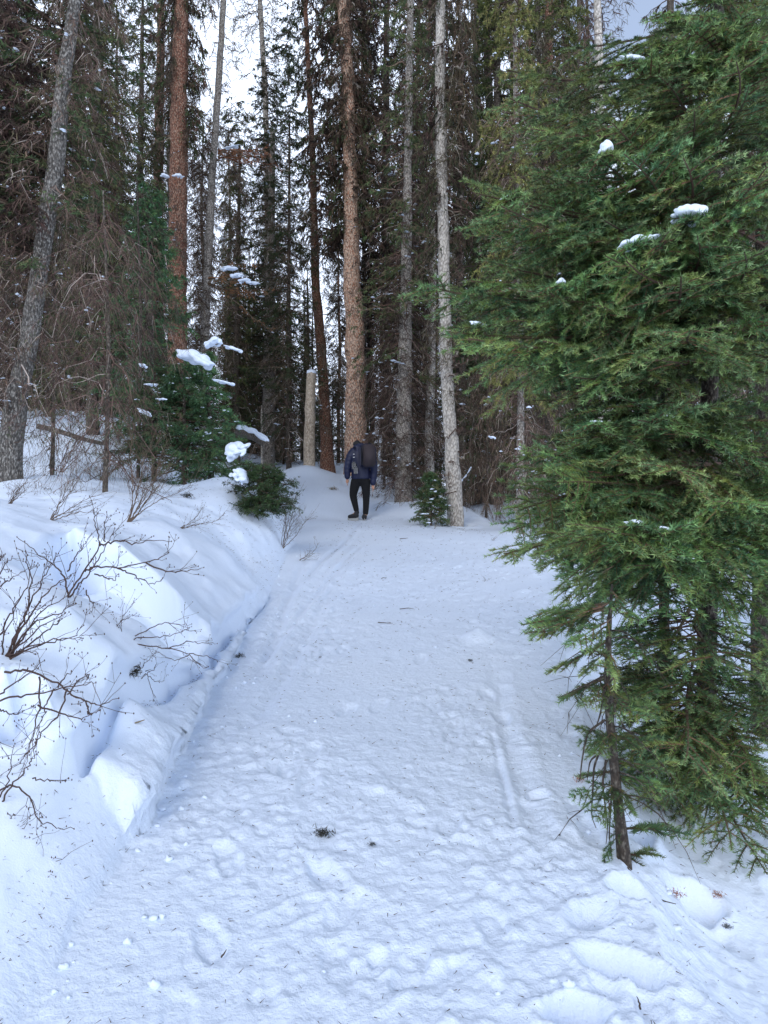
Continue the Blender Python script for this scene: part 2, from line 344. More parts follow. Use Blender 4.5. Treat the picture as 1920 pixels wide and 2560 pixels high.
dent_at(pits, 1560, 2050, .20, .12, .9, .12, .4)
for (u, v, d, rd, dep) in ((1139, 1299, 16, .42, .12), (20, 1165, 10, .40, .16), (887, 1205, 23, .7, .2), (822, 1166, 25, .6, .2), (1300, 1299, 14, .25, .1), (1008, 1190, 19, .5, .15), (1072, 1180, 20, .4, .15)):
    pits.append(((u - 960) / FPX * d, d, rd, rd, 0, dep, .7))          # wells in the snow round the trunks
bumps.append(((772 - 960) / FPX * 22, 21.8, .7, .6, 0, -.22, 0))
dents = []
rr = random.Random(5)
for i in range(170):
    y = 2.1 * math.exp(rr.random() * 2.05); xl = float(XL(y)) + .25; xr = float(XR(y)) + .15
    side = rr.random()
    x = xl + (xr - xl) * (0.5 + 0.5 * (rr.random() * 2 - 1) ** 1) 
    foot = rr.random() < .55
    rot = rr.gauss(0, .35)
    if foot: dents.append((x, y, .055, .13, rot, rr.uniform(.006, .018), .35))
    else:
        k = rr.uniform(.03, .09); dents.append((x, y, k, k * rr.uniform(.7, 1.5), rr.random() * 3, rr.uniform(-.012, .016), 0 if rr.random() < .5 else .5))
for i in range(60):
    x = rr.uniform(1.2, 3.5); y = rr.uniform(2.4, 6); dents.append((x, y, .06 + .05 * rr.random(), .09 + .06 * rr.random(), rr.random() * 3, rr.uniform(.01, .028), .5))
for (u, v) in ((1195, 1590), (1210, 1600), (1180, 1598), (1310, 1480), (1335, 1440), (1350, 1400), (1145, 1330), (1140, 1300)):
    h = hit(u, v); dents.append((h.x, h.y, .09, .10, 0, -.035, 0))
DENTS[:] = dents; PITS[:] = pits; BUMPS[:] = bumps

def build_ground():
    ny, nx = 860, 720
    ys = np.concatenate([[-6, -3, -1, 0.2], np.exp(np.linspace(math.log(0.9), math.log(90), ny))]); ny = len(ys)
    t = np.linspace(-1, 1, nx); t = np.sign(t) * (0.72 * np.abs(t) + 0.9 * np.abs(t) ** 5)     # denser in the middle
    Y = np.repeat(ys[:, None], nx, 1); wid = np.maximum(0.85 * Y, 1.2) + 0.7
    X = t[None, :] * wid - 0.05 * wid * 0
    z, dx, dy, rough = ground(X.ravel(), Y.ravel(), True, True)
    V = np.stack([X.ravel() + dx, Y.ravel() + dy, z], 1)
    i = np.arange(ny - 1)[:, None] * nx + np.arange(nx - 1)[None, :]
    F = np.stack([i, i + 1, i + nx + 1, i + nx], -1).reshape(-1, 4)
    rough = 0.12 + 0.75 * np.clip(rough, 0, 1)
    g = G(); g.add(V, F, np.stack([rough] * 3, 1))
    o = link('snowy_ground', g.mesh('snowy_ground', [M['snow']], True)); tag(o, kind='structure')
build_ground()

# ------------------------------------------------------------------ conifer crowns (local axis = trunk, z from the ground)
def crown_geo(g, z0, z1, nb, L0, L1, elev=-.2, droop=.5, twigs=12, tl=.5, tw=.011, leaf=10, ll=.09, lw=.03, hang=.5, lcol=None, tcol=None, r0=.02, az=None, side=1.0, lm=0, tm=1, wander=.10, tstart=.12, arc=None):
    z = np.sort(R.uniform(z0, z1, nb)); t = (z - z0) / (z1 - z0)
    a = R.uniform(0, 2 * math.pi, nb) if arc is None else R.uniform(arc[0], arc[1], nb)
    h = np.stack([np.cos(a), np.sin(a), 0 * a], 1); sd = np.stack([-np.sin(a), np.cos(a), 0 * a], 1)
    Ln = (L0 + (L1 - L0) * t) * R.uniform(.45, 1.15, nb); e = elev + R.normal(0, .16, nb); dr = droop * R.uniform(.4, 1.5, nb)
    K = 10; s = np.linspace(0, 1, K)
    w1 = np.cumsum(R.normal(0, wander / 3, (nb, K)), 1) * Ln[:, None]; w2 = np.cumsum(R.normal(0, wander / 3, (nb, K)), 1) * Ln[:, None]
    w1[:, 0] = 0; w2[:, 0] = 0
    up = np.array([0, 0, 1.0])
    P = (np.stack([0 * z, 0 * z, z], 1)[:, None, :] + h[:, None, :] * (Ln[:, None] * s * np.cos(e)[:, None])[..., None]
         + up * (Ln[:, None] * (s * np.sin(e)[:, None] - dr[:, None] * s ** 2 + .35 * dr[:, None] * s ** 3.5) + w2)[..., None] + sd[:, None, :] * w1[..., None])
    tc_ = pick(tcol, nb); tubes(g, P, (r0 * (.5 + Ln / max(L0, L1)))[:, None] * (1 - .85 * s)[None, :], 3, tc_, tm)
    # twigs
    n2 = nb * twigs; bi = np.repeat(np.arange(nb), twigs); ts = tstart + (1 - tstart) * R.uniform(0, 1, n2) ** .8
    f = ts * (K - 1); k = np.minimum(f.astype(int), K - 2); fr = (f - k)[:, None]
    B = P[bi, k] * (1 - fr) + P[bi, k + 1] * fr; bd = norm(P[bi, k + 1] - P[bi, k])
    sg = np.where(R.random(n2) < .5, -1, 1)[:, None]
    td = norm(bd * R.uniform(.2, 1.0, (n2, 1)) + sd[bi] * sg * R.uniform(.3, 1.1, (n2, 1)) * side + up * (R.normal(0, .25, (n2, 1)) - hang * .5))
    tln = tl * (1.15 - .75 * ts) * R.uniform(.4, 1.2, n2) * (Ln[bi] / max(L0, L1)) ** .5
    q = np.array([0, .5, 1.0])
    TP = B[:, None, :] + td[:, None, :] * (tln[:, None] * q)[..., None] - up * (hang * .6 * tln[:, None] * q ** 2)[..., None] + R.normal(0, .02, (n2, 3, 3)) * q[None, :, None]
    ribbons(g, TP, tw * np.stack([np.ones(n2), np.full(n2, .7), np.full(n2, .25)], 1), pick(tcol, n2, .35), tm)
    if leaf:
        n3 = n2 * leaf; ti = np.repeat(np.arange(n2), leaf); u = R.uniform(.05, 1.02, n3)[:, None]
        p = TP[ti, 0] * (1 - u) ** 2 + 2 * TP[ti, 1] * u * (1 - u) + TP[ti, 2] * u * u + R.normal(0, .012, (n3, 3))
        d = td[ti] * .7 + R.normal(0, .5, (n3, 3)) - up * hang * R.uniform(.2, 1.2, (n3, 1))
        cl = np.asarray(lcol, float); per = cl[R.integers(0, len(cl), n2)] * R.uniform(.7, 1.3, (n2, 1))
        leaves(g, p, d, ll * R.uniform(.5, 1.3, n3), lw * R.uniform(.6, 1.2, n3), per[ti] * R.uniform(.75, 1.25, (n3, 1)), lm)
    return P, TP
BRN = [(.10, .066, .045), (.06, .040, .028), (.15, .11, .075)]
GREYTW = [(.16, .12, .09), (.10, .072, .052), (.34, .30, .25), (.065, .045, .032), (.09, .062, .045), (.075, .05, .036), (.12, .085, .06)]
DARKG = [(.050, .085, .030), (.070, .098, .038), (.036, .060, .024), (.085, .080, .036)]
OLIVE = [(.135, .150, .042), (.095, .120, .036), (.175, .170, .055), (.080, .095, .030)]
LICH = [(.095, .056, .038), (.060, .038, .027), (.125, .080, .055), (.050, .060, .026), (.035, .027, .021)]
FIRG = [(.065, .150, .062), (.080, .170, .070), (.050, .110, .050), (.100, .165, .055)]
RUST = [(.20, .085, .040), (.15, .065, .035), (.24, .12, .06)]
CM = [M['crown'], M['twigs']]
OCT_V = np.array([(1, 0, 0), (.6, .8, .1), (-.4, .9, 0), (-1, .1, .1), (-.5, -.8, 0), (.6, -.7, .05), (0, 0, .75), (0, 0, -.3)]); OCT_F = np.array([(0, 1, 6), (1, 2, 6), (2, 3, 6), (3, 4, 6), (4, 5, 6), (5, 0, 6), (1, 0, 7), (2, 1, 7), (3, 2, 7), (4, 3, 7), (5, 4, 7), (0, 5, 7)])
SNOWP = {}
def proto(name, fn, dabs=110):
    g = G(); fn(g); me = g.mesh(name, CM)
    co = np.concatenate(g.v); co = co[(np.abs(co[:, 0]) + np.abs(co[:, 1]) > .3)]
    q = G(); 
    for i in range(dabs):
        p = co[R.integers(0, len(co))]; b0 = .018 + .045 * R.random() ** 3
        for j in range(R.integers(1, 4)):
            sc = b0 * R.uniform(.5, 1.2) * np.array([R.uniform(.7, 1.5), R.uniform(.7, 1.4), R.uniform(.6, 1.1)]); q.add(OCT_V * sc + p + R.normal(0, b0 * .8, 3) * [1, 1, .4], OCT_F)
    SNOWP[me.name] = q.mesh('snow', [M['snow_clump']], True)
    return me
def lichen_fn(z0, z1, nb, L0=1.7, L1=1.1):
    def f(g):
        crown_geo(g, z0, z1, nb, L0, L1, -.15, .55, 15, .55, .012, 10, .13, .028, .9, LICH, BRN, .024)
    return f
def green_fn(z0, z1, nb, cols, L0=1.8, L1=1.0, lf=14):
    def f(g):
        crown_geo(g, z0, z1, nb, L0, L1, -.05, .35, 15, .50, .010, lf, .085, .030, .35, cols, BRN, .02)
    return f
def dead_fn(z0, z1, nb, L0=1.1, L1=1.3, hang=.8, tw=.011):
    def f(g):
        crown_geo(g, z0, z1, nb, L0, L1, -.15, .75, 20, .45, tw, 2, .13, .016, hang, [(.09, .085, .04), (.12, .085, .055), (.05, .04, .028)], GREYTW, .009, wander=.25)
    return f
PR = {
    'lichen': [proto('lichen_crown', lichen_fn(5.5, 21, 250)), proto('lichen_crown_b', lichen_fn(4.5, 19, 220, 1.4, 1.0))],
    'green': [proto('green_crown', green_fn(2.0, 18, 250, OLIVE + DARKG)), proto('green_crown_b', green_fn(3, 20, 230, DARKG, 1.9, .9))],
    'olive': [proto('olive_crown', green_fn(5.5, 19, 260, OLIVE, 1.7, 1.0, 16))],
    'dead': [proto('dead_twig_crown', dead_fn(1.3, 10, 150)), proto('dead_twig_crown_b', dead_fn(.9, 13, 170, 1.4, .9))],
    'side': [proto('lichen_crown_c', lambda g: crown_geo(g, 5.5, 21, 210, 1.5, 1.0, -.15, .6, 15, .50, .012, 15, .13, .034, .9, LICH, BRN, .022, arc=(-.85, 4.0))), proto('lichen_crown_d', lambda g: crown_geo(g, 3.5, 20, 170, 1.2, 1.1, -.1, .6, 15, .55, .012, 12, .13, .034, .9, LICH + DARKG, BRN, .022, arc=(-.7, 3.85)))],
    'sparse': [proto('sparse_crown', dead_fn(4, 20, 150, .9, 1.2, .3, .014))],
}
def _st(g): crown_geo(g, .8, 20, 230, .42, .30, .1, .35, 3, .22, .010, 0, .1, .01, .6, DARKG, GREYTW, .014, wander=.35)
PR['stubs'] = [proto('branch_stubs', _st, 30)]
def trunk_geo(g, P, Rr, sides=18, rough=.06, m=0, flare=.25):
    """one trunk along P with an uneven surface and a flared foot"""
    P = np.array([list(p) for p in P]); K0 = len(P)
    d = np.concatenate([[0], np.cumsum(np.linalg.norm(np.diff(P, axis=0), axis=1))]); n = max(8, int(d[-1] / .22))
    q = np.linspace(0, d[-1], n); Q = np.stack([np.interp(q, d, P[:, i]) for i in range(3)], 1); rad = np.interp(q, d, Rr)
    for _ in range(3): Q[1:-1] = (Q[:-2] + Q[1:-1] * 2 + Q[2:]) / 4
    Q[1:-1, :2] += R.normal(0, .1, (n - 2, 2)) * rad[1:-1, None] * .5
    rad = rad * (1 + flare * np.exp(-q / .35))
    th = np.arange(sides) * 2 * math.pi / sides; sd = R.integers(0, 999)
    rn = 1 + rough * 2 * vn(th[None, :] * 1.6 + 0 * q[:, None], q[:, None] * 1.5 + 0 * th, sd) + rough * vn(th[None, :] * 4 + 0 * q[:, None], q[:, None] * 6 + 0 * th, sd + 1)
    rn = rn + flare * .8 * np.exp(-q / .3)[:, None] * np.maximum(np.cos(th * 4 + sd), 0)[None, :] * .5
    V = Q[:, None, :] + (rad[:, None] * rn)[..., None] * np.stack([np.cos(th), np.sin(th), 0 * th], 1)[None]
    i = np.arange(n - 1)[:, None] * sides; s = np.arange(sides)[None, :]; b = (s + 1) % sides
    F = np.stack([i + s, i + b, i + sides + b, i + sides + s], -1).reshape(-1, 4)
    g.add(V.reshape(-1, 3), F, None, m)
    top = V[-1]; g.add(np.vstack([top, Q[-1]]), [[j, (j + 1) % sides, sides] for j in range(sides)], None, m)
    return Q
def instance(name, me, parent, loc=(0, 0, 0), rz=0.0, tilt=(0, 0), sc=(1, 1, 1)):
    o = link(name, me, parent); o.location = loc; o.rotation_euler = (tilt[0], tilt[1], rz); o.scale = sc
    if me.name in SNOWP and 'bare' not in name and 'stub' not in name:
        q = link('snow', SNOWP[me.name], parent); q.location = loc; q.rotation_euler = o.rotation_euler; q.scale = sc; tag(q, kind='stuff')
    return o
def key_tree(name, pix, widths, d, mat, crowns, label, top=22.0, group=None, cat='tree', flare=.25, rough=.06):
    """pix from the foot up: trunk centre pixels; widths in photo pixels"""
    P = [PX(u, v, d) for u, v in pix]; Rr = [w / FPX * d / 2 for w in widths]
    base = Vector((P[0].x, d, gz(P[0].x, d)))
    P[0] = Vector((base.x, d, base.z - .35))
    if P[1].z < P[0].z + .5: P[1].z = P[0].z + .6
    sl_ = (P[-1] - P[1]) / max(P[-1].z - P[1].z, .1)
    if P[-1].z < top:
        P.append(P[-1] + sl_ * (top - P[-1].z)); Rr.append(Rr[-1] * .45)
    r = empty(name, base, label, cat, group)
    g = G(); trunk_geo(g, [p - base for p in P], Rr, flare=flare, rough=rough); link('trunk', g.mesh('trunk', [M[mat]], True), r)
    if crowns: crowns = crowns + [('stubs', 0, d * 1.7, min(1.0, d / 16), 1.0 if top > 14 else .55, 0)]
    lean = P[-1] - P[0]; tx, ty = -math.atan2(lean.y, lean.z), math.atan2(lean.x, lean.z)
    for (kind, i, rz, sx, szz, dz) in crowns:
        instance({'lichen': 'crown', 'side': 'crown', 'green': 'crown', 'olive': 'crown', 'dead': 'dead_branches', 'sparse': 'bare_crown', 'stubs': 'branch_stubs'}[kind], PR[kind][i], r, (0, 0, dz), rz, (tx, ty), (sx, sx, szz))
    return r
# --- the trees one can name, left to right
key_tree('spruce_tree', [(20, 1165), (24, 1100), (46, 960), (75, 845), (101, 665), (116, 567), (145, 359), (156, 214), (185, 17)], [66, 60, 50, 46, 42, 42, 40, 36, 30], 10, 'bark_leaning',
         [('dead', 0, .3, .8, .8, 0.4), ('dead', 1, 2.3, .5, .6, 0.8), ('green', 1, 1.0, .75, .62, .6), ('lichen', 1, 2.0, .7, .55, 1)], 'grey spruce leaning right from the snow bank at the left edge', 13)
key_tree('spruce_tree', [(446, 1095), (443, 850), (443, 655), (446, 520), (446, 278), (454, 17)], [54, 48, 46, 44, 42, 34], 20, 'bark_red',
         [('side', 1, 0, .8, .95, 4.5), ('dead', 1, .2, .6, .6, .6), ('lichen', 1, .9, .40, .9, 5.5)], 'tall straight red-barked spruce behind the snow-laden young fir')
key_tree('dead_spruce', [(508, 1095), (512, 816), (521, 636), (529, 463), (535, 370), (544, 249), (558, 17)], [24, 22, 20, 18, 17, 17, 14], 21, 'bark_grey',
         [('sparse', 0, 1.4, 1.1, .95, -1), ('dead', 0, 2, .8, 1, 0)], 'thin grey bare trunk just right of the tall red-barked spruce')
key_tree('dead_spruce', [(672, 1080), (670, 700), (668, 405), (663, 231), (651, 29)], [20, 18, 15, 14, 12], 32, 'bark_grey',
         [('sparse', 0, .2, 1.7, 1.35, -2), ('green', 0, 2.2, .7, .55, 0)], 'distant thin bare-topped trunk in the bright gap left of centre', 30)
key_tree('spruce_tree', [(887, 1205), (890, 1047), (888, 845), (880, 683), (877, 521), (874, 347), (868, 174), (859, 29)], [62, 52, 48, 42, 38, 33, 31, 30], 23, 'bark_redpale',
         [('side', 0, 0, 1.05, .95, 2.4), ('side', 1, 0.1, .7, .9, 4.5), ('lichen', 0, .5, .42, .9, 5.2)], 'big orange-barked spruce directly behind the hiker', 24)
key_tree('spruce_tree', [(822, 1166), (816, 1105), (807, 931), (799, 816), (790, 740), (786, 600), (782, 400)], [44, 31, 26, 24, 22, 19, 15], 25, 'bark_red',
         [('side', 1, -.1, .9, .9, 4), ('dead', 1, 1.1, .7, .8, 1)], 'dark red spruce leaning left between the cut stump and the big spruce')
key_tree('dead_spruce', [(912, 1150), (912, 950), (910, 700), (908, 400)], [12, 11, 10, 9], 27, 'bark_grey',
         [('lichen', 1, .9, .8, .9, .5)], 'thin grey trunk pressed against the right side of the big orange-barked spruce')
key_tree('spruce_tree', [(1139, 1299), (1138, 1270), (1128, 1105), (1116, 931), (1113, 758), (1107, 521), (1102, 347), (1099, 174), (1102, 17)], [44, 40, 34, 31, 28, 29, 27, 25, 24], 16, 'bark_pale',
         [('side', 1, 0, .62, .82, 3.0), ('lichen', 1, 2.9, .30, .85, 4.6), ('sparse', 0, .2, .7, .9, -1)], 'pale grey trunk curving up beside the path, right of the small snowy spruce', 18)
key_tree('spruce_tree', [(1072, 1180), (1073, 1105), (1079, 816), (1081, 735), (1086, 500)], [26, 23, 20, 19, 16], 20, 'bark_pale',
         [('dead', 0, 2.6, .6, 1.0, .3), ('side', 0, 0, .7, .9, 1.5)], 'pale blotchy trunk just left of the curving grey one')
key_tree('spruce_tree', [(1008, 1190), (1010, 1040), (1012, 874), (1016, 700), (1020, 400)], [42, 37, 35, 28, 20], 19, 'bark_grey',
         [('dead', 1, .6, 1.1, .8, -.2), ('dead', 0, 2.6, .9, .6, -.4), ('green', 1, .1, .75, .9, .4)], 'shaggy spruce draped in drooping dead twigs right of the hiker')
key_tree('dead_spruce', [(1034, 1150), (1035, 930), (1036, 760), (1040, 500)], [14, 13, 12, 10], 24, 'bark_grey',
         [('lichen', 0, 3.0, .9, .95, 0)], 'slim grey trunk between the shaggy spruce and the pale blotchy trunk')
key_tree('dead_spruce', [(1300, 1299), (1301, 1200), (1301, 990), (1301, 787), (1297, 600), (1290, 300)], [22, 20, 18, 14, 13, 11], 14, 'bark_grey',
         [('dead', 0, 1.9, .75, .8, -.2), ('olive', 0, .3, .50, .72, -1.4)], 'slim grey trunk with shaggy dead twigs left of the big green fir')
key_tree('dead_spruce', [(1376, 1282), (1371, 1105), (1362, 900), (1356, 500)], [19, 15, 14, 11], 15, 'bark_dark',
         [('dead', 1, 1.9, .8, .8, -.5), ('olive', 0, 2.3, .55, .72, -1.2)], 'dark slender trunk at the left fringe of the big green fir')
key_tree('aspen_tree', [(1518, 1222), (1515, 1047), (1510, 800), (1502, 400)], [40, 36, 32, 26], 14, 'bark_pale',
         [('sparse', 0, .7, .7, .8, -.5)], 'pale speckled trunk glimpsed through the big green fir', 13)
key_tree('spruce_tree', [(1240, 1255), (1243, 800), (1243, 300)], [30, 26, 18], 22, 'bark_dark',
         [('olive', 0, 1.1, 1.0, .95, -1.2), ('dead', 0, .5, 1.1, 1.0, -.3)], 'dense olive-green spruce filling the gap above the small snowy spruce', 21)
key_tree('spruce_tree', [(1420, 1245), (1420, 700), (1410, 200)], [30, 26, 18], 24, 'bark_dark',
         [('lichen', 1, .1, .85, .72, 1), ('dead', 1, 1.5, 1.2, 1.0, 0)], 'dark lichen-hung spruce rising behind the top of the green fir', 16)
key_tree('spruce_tree', [(960, 1215), (962, 800), (965, 300)], [26, 23, 18], 29, 'bark_dark',
         [('lichen', 1, 2.8, 1.15, 1.15, 1), ('dead', 1, .5, 1.2, 1.0, 0)], 'black-brown shaggy spruce right behind the big orange-barked one', 25)
key_tree('spruce_tree', [(232, 1090), (232, 800), (240, 300)], [30, 26, 20], 15, 'bark_dark',
         [('green', 0, .4, .75, .7, 0.0), ('dead', 0, 2.5, .9, .9, 0)], 'thick dark green spruce right of the leaning grey spruce', 14)
key_tree('spruce_tree', [(20, 960), (14, 700), (8, 300)], [26, 22, 20], 17, 'bark_dark',
         [('lichen', 1, 1.4, .9, .8, -1), ('dead', 0, .5, 1.1, .9, .5)], 'dark spruce behind the leaning one at the left edge', 16)
key_tree('spruce_tree', [(345, 1075), (345, 700), (352, 300)], [24, 20, 14], 23, 'bark_dark',
         [('green', 1, .9, .72, .8, -1.0), ('dead', 1, .9, .9, .8, 0)], 'green-black spruce left of the tall red-barked trunk', 17)
key_tree('spruce_tree', [(592, 1075), (592, 900), (596, 600)], [15, 14, 11], 26, 'bark_dark',
         [('dead', 0, .9, .9, 1.2, 0), ('green', 0, 1.9, .6, .7, 0)], 'slim dark trunk behind the snow-topped fallen log', 14)
key_tree('spruce_tree', [(671, 1112), (671, 980), (674, 800)], [33, 31, 26], 27, 'bark_grey',
         [('green', 1, 1.9, .8, .72, 0), ('dead', 1, .4, 1.1, .9, 0)], 'broad grey-barked spruce a little left of the cut stump', 15)
key_tree('spruce_tree', [(722, 1165), (721, 1050), (722, 800)], [14, 12, 10], 24, 'bark_dark',
         [('green', 1, 2.9, .7, .75, -.6), ('dead', 0, .4, .9, .9, 0)], 'slender dark spruce immediately left of the cut stump', 14)
key_tree('snag', [(656, 1105), (655, 1066), (654, 1015)], [7, 6, 5], 26, 'bark_pale', [], 'thin pale broken pole beside the broad grey-barked spruce', 5.2, cat='dead tree')

# --- the rest of the wood, one thing each
TRK = []
for i, mt in enumerate(('bark_dark', 'bark_grey', 'bark_red', 'bark_dark')):
    g = G(); P = [Vector((0, 0, -.5))] + [Vector((R.normal(0, .10), R.normal(0, .10), z)) for z in (5, 10, 15)] + [Vector((0, 0, 22))]
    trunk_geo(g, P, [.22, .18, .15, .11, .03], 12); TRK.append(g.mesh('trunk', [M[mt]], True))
lab = {0: 'one of the many dark shaggy spruces crowding the wood', 1: 'one of the many brown twiggy spruces crowding the wood', 2: 'one of the many deep green spruces crowding the wood', 3: 'one of the many half-bare trees crowding the wood'}
grp = {0: 'dark shaggy spruces of the wood', 1: 'brown twiggy spruces of the wood', 2: 'deep green spruces of the wood', 3: 'half-bare trees of the wood'}
rr = random.Random(21)
placed = []
def wood_tree(x, y, k, s):
    b = (x, y, gz(x, y)); r = empty('spruce_tree', b, lab[k], 'tree', grp[k], rr.random() * 6.28)
    r.scale = (s, s, s); tr = TRK[(0, 0, 3, 1)[k] if rr.random() < .7 else 2]
    w = rr.uniform(.7, 1.3); instance('trunk', tr, r, sc=(w, w, 1))
    z = rr.random() * 6.28
    if k == 0: instance('crown', PR['lichen'][rr.randrange(2)], r, (0, 0, -.5), z); instance('dead_branches', PR['dead'][rr.randrange(2)], r, (0, 0, -.3), z + 1)
    if k == 1: instance('dead_branches', PR['dead'][1], r, (0, 0, -.3), z, sc=(1.1, 1.1, 1.1)); instance('crown', PR['lichen'][1], r, (0, 0, 1.5), z, sc=(.7, .7, 1))
    if k == 2: instance('crown', PR['green'][rr.randrange(2)], r, (0, 0, -1.2), z); instance('dead_branches', PR['dead'][0], r, (0, 0, -.5), z, sc=(.8, .8, .6))
    if k == 3: instance('bare_crown', PR['sparse'][0], r, (0, 0, -2), z); instance('dead_branches', PR['dead'][1], r, (0, 0, 0), z, sc=(.8, .8, 1))
tries = 0
while len(placed) < 84 and tries < 9000:
    tries += 1
    y = rr.uniform(17, 46); u = rr.uniform(-150, 2050)
    x = (u - 960) / FPX * y
    if 620 < u < 1000 and y < 27: continue
    if 470 < u < 860 and rr.random() < .3: continue       # thinner where the sky shows
    if 1480 < u < 1660 and y < 26: continue
    if abs(u - 446) < 75 and y < 21: continue
    if any((x - a) ** 2 + (y - b) ** 2 < 1.7 for a, b in placed): continue
    placed.append((x, y))
    hs = rr.uniform(.62, 1.05)
    if u < 460 and rr.random() < .7: hs = (1280 - rr.uniform(150, 700)) / FPX * y / 21 - .02
    if 780 < u < 1110 and y < 36: hs = (1280 - rr.uniform(150, 800)) / FPX * y / 21 - .02
    if 455 < u < 850 or 905 < u < 960 or 1480 < u < 1660: hs = (1280 - rr.uniform(450, 860)) / FPX * y / 21 - .02
    wood_tree(x, y, rr.choices((0, 1, 2, 3), (3, 2, 5, 1))[0], hs)
for i in range(22):
    y = rr.uniform(28, 44); u = rr.uniform(560, 800); wood_tree((u - 960) / FPX * y, y, 2, (1280 - rr.uniform(780, 960)) / FPX * y / 21)
lab2 = 'one of the many low dark young spruces under the tall trees'
for i in range(70):
    y = rr.uniform(25, 48); u = rr.uniform(-50, 1500); x = (u - 960) / FPX * y; s = rr.uniform(.16, .30)
    r = empty('young_spruce', (x, y, gz(x, y) - .3), lab2, 'tree', 'low young spruces under the tall trees', rr.random() * 6.28); r.scale = (s * 1.7, s * 1.7, s)
    instance('trunk', TRK[0], r, sc=(.4, .4, .9)); instance('crown', PR['green'][rr.randrange(2)], r, (0, 0, -2)) 
# beyond, a mass nobody could count
def far_wood():
    g = G()
    small = G(); crown_geo(small, 1, 15, 70, 2.0, .5, -.1, .4, 7, .8, .03, 6, .35, .10, .6, LICH + DARKG + DARKG, BRN, .03)
    tubes(small, [[(0, 0, -1), (0, 0, 8), (0, 0, 16)]], [[.22, .16, .02]], 6, (.10, .08, .065), 1)
    v0 = np.concatenate(small.v); c0 = np.concatenate(small.c)
    for i in range(85):
        y = rr.uniform(46, 80); u = rr.uniform(-100, 2020); x = (u - 960) / FPX * y; s = rr.uniform(.7, 1.0)
        if 200 < u < 1150: s = rr.uniform(.3, .6)
        a = rr.random() * 6.28; c, sn = math.cos(a) * s, math.sin(a) * s
        v = np.stack([v0[:, 0] * c - v0[:, 1] * sn + x, v0[:, 0] * sn + v0[:, 1] * c + y, v0[:, 2] * s + gz(x, y)], 1)
        off = 0
        for vv, ff, mm in zip(small.v, small.f, small.m):
            pass
        n0 = g.n; g.v.append(v.astype(np.float32)); g.c.append(c0 * rr.uniform(.7, 1.3)); g.n += len(v)
        for ff, mm in zip(small.f, small.m): g.f.append(ff + n0); g.m.append(mm)
    tag(link('distant_forest', g.mesh('distant_forest', CM)), kind='stuff')
far_wood()

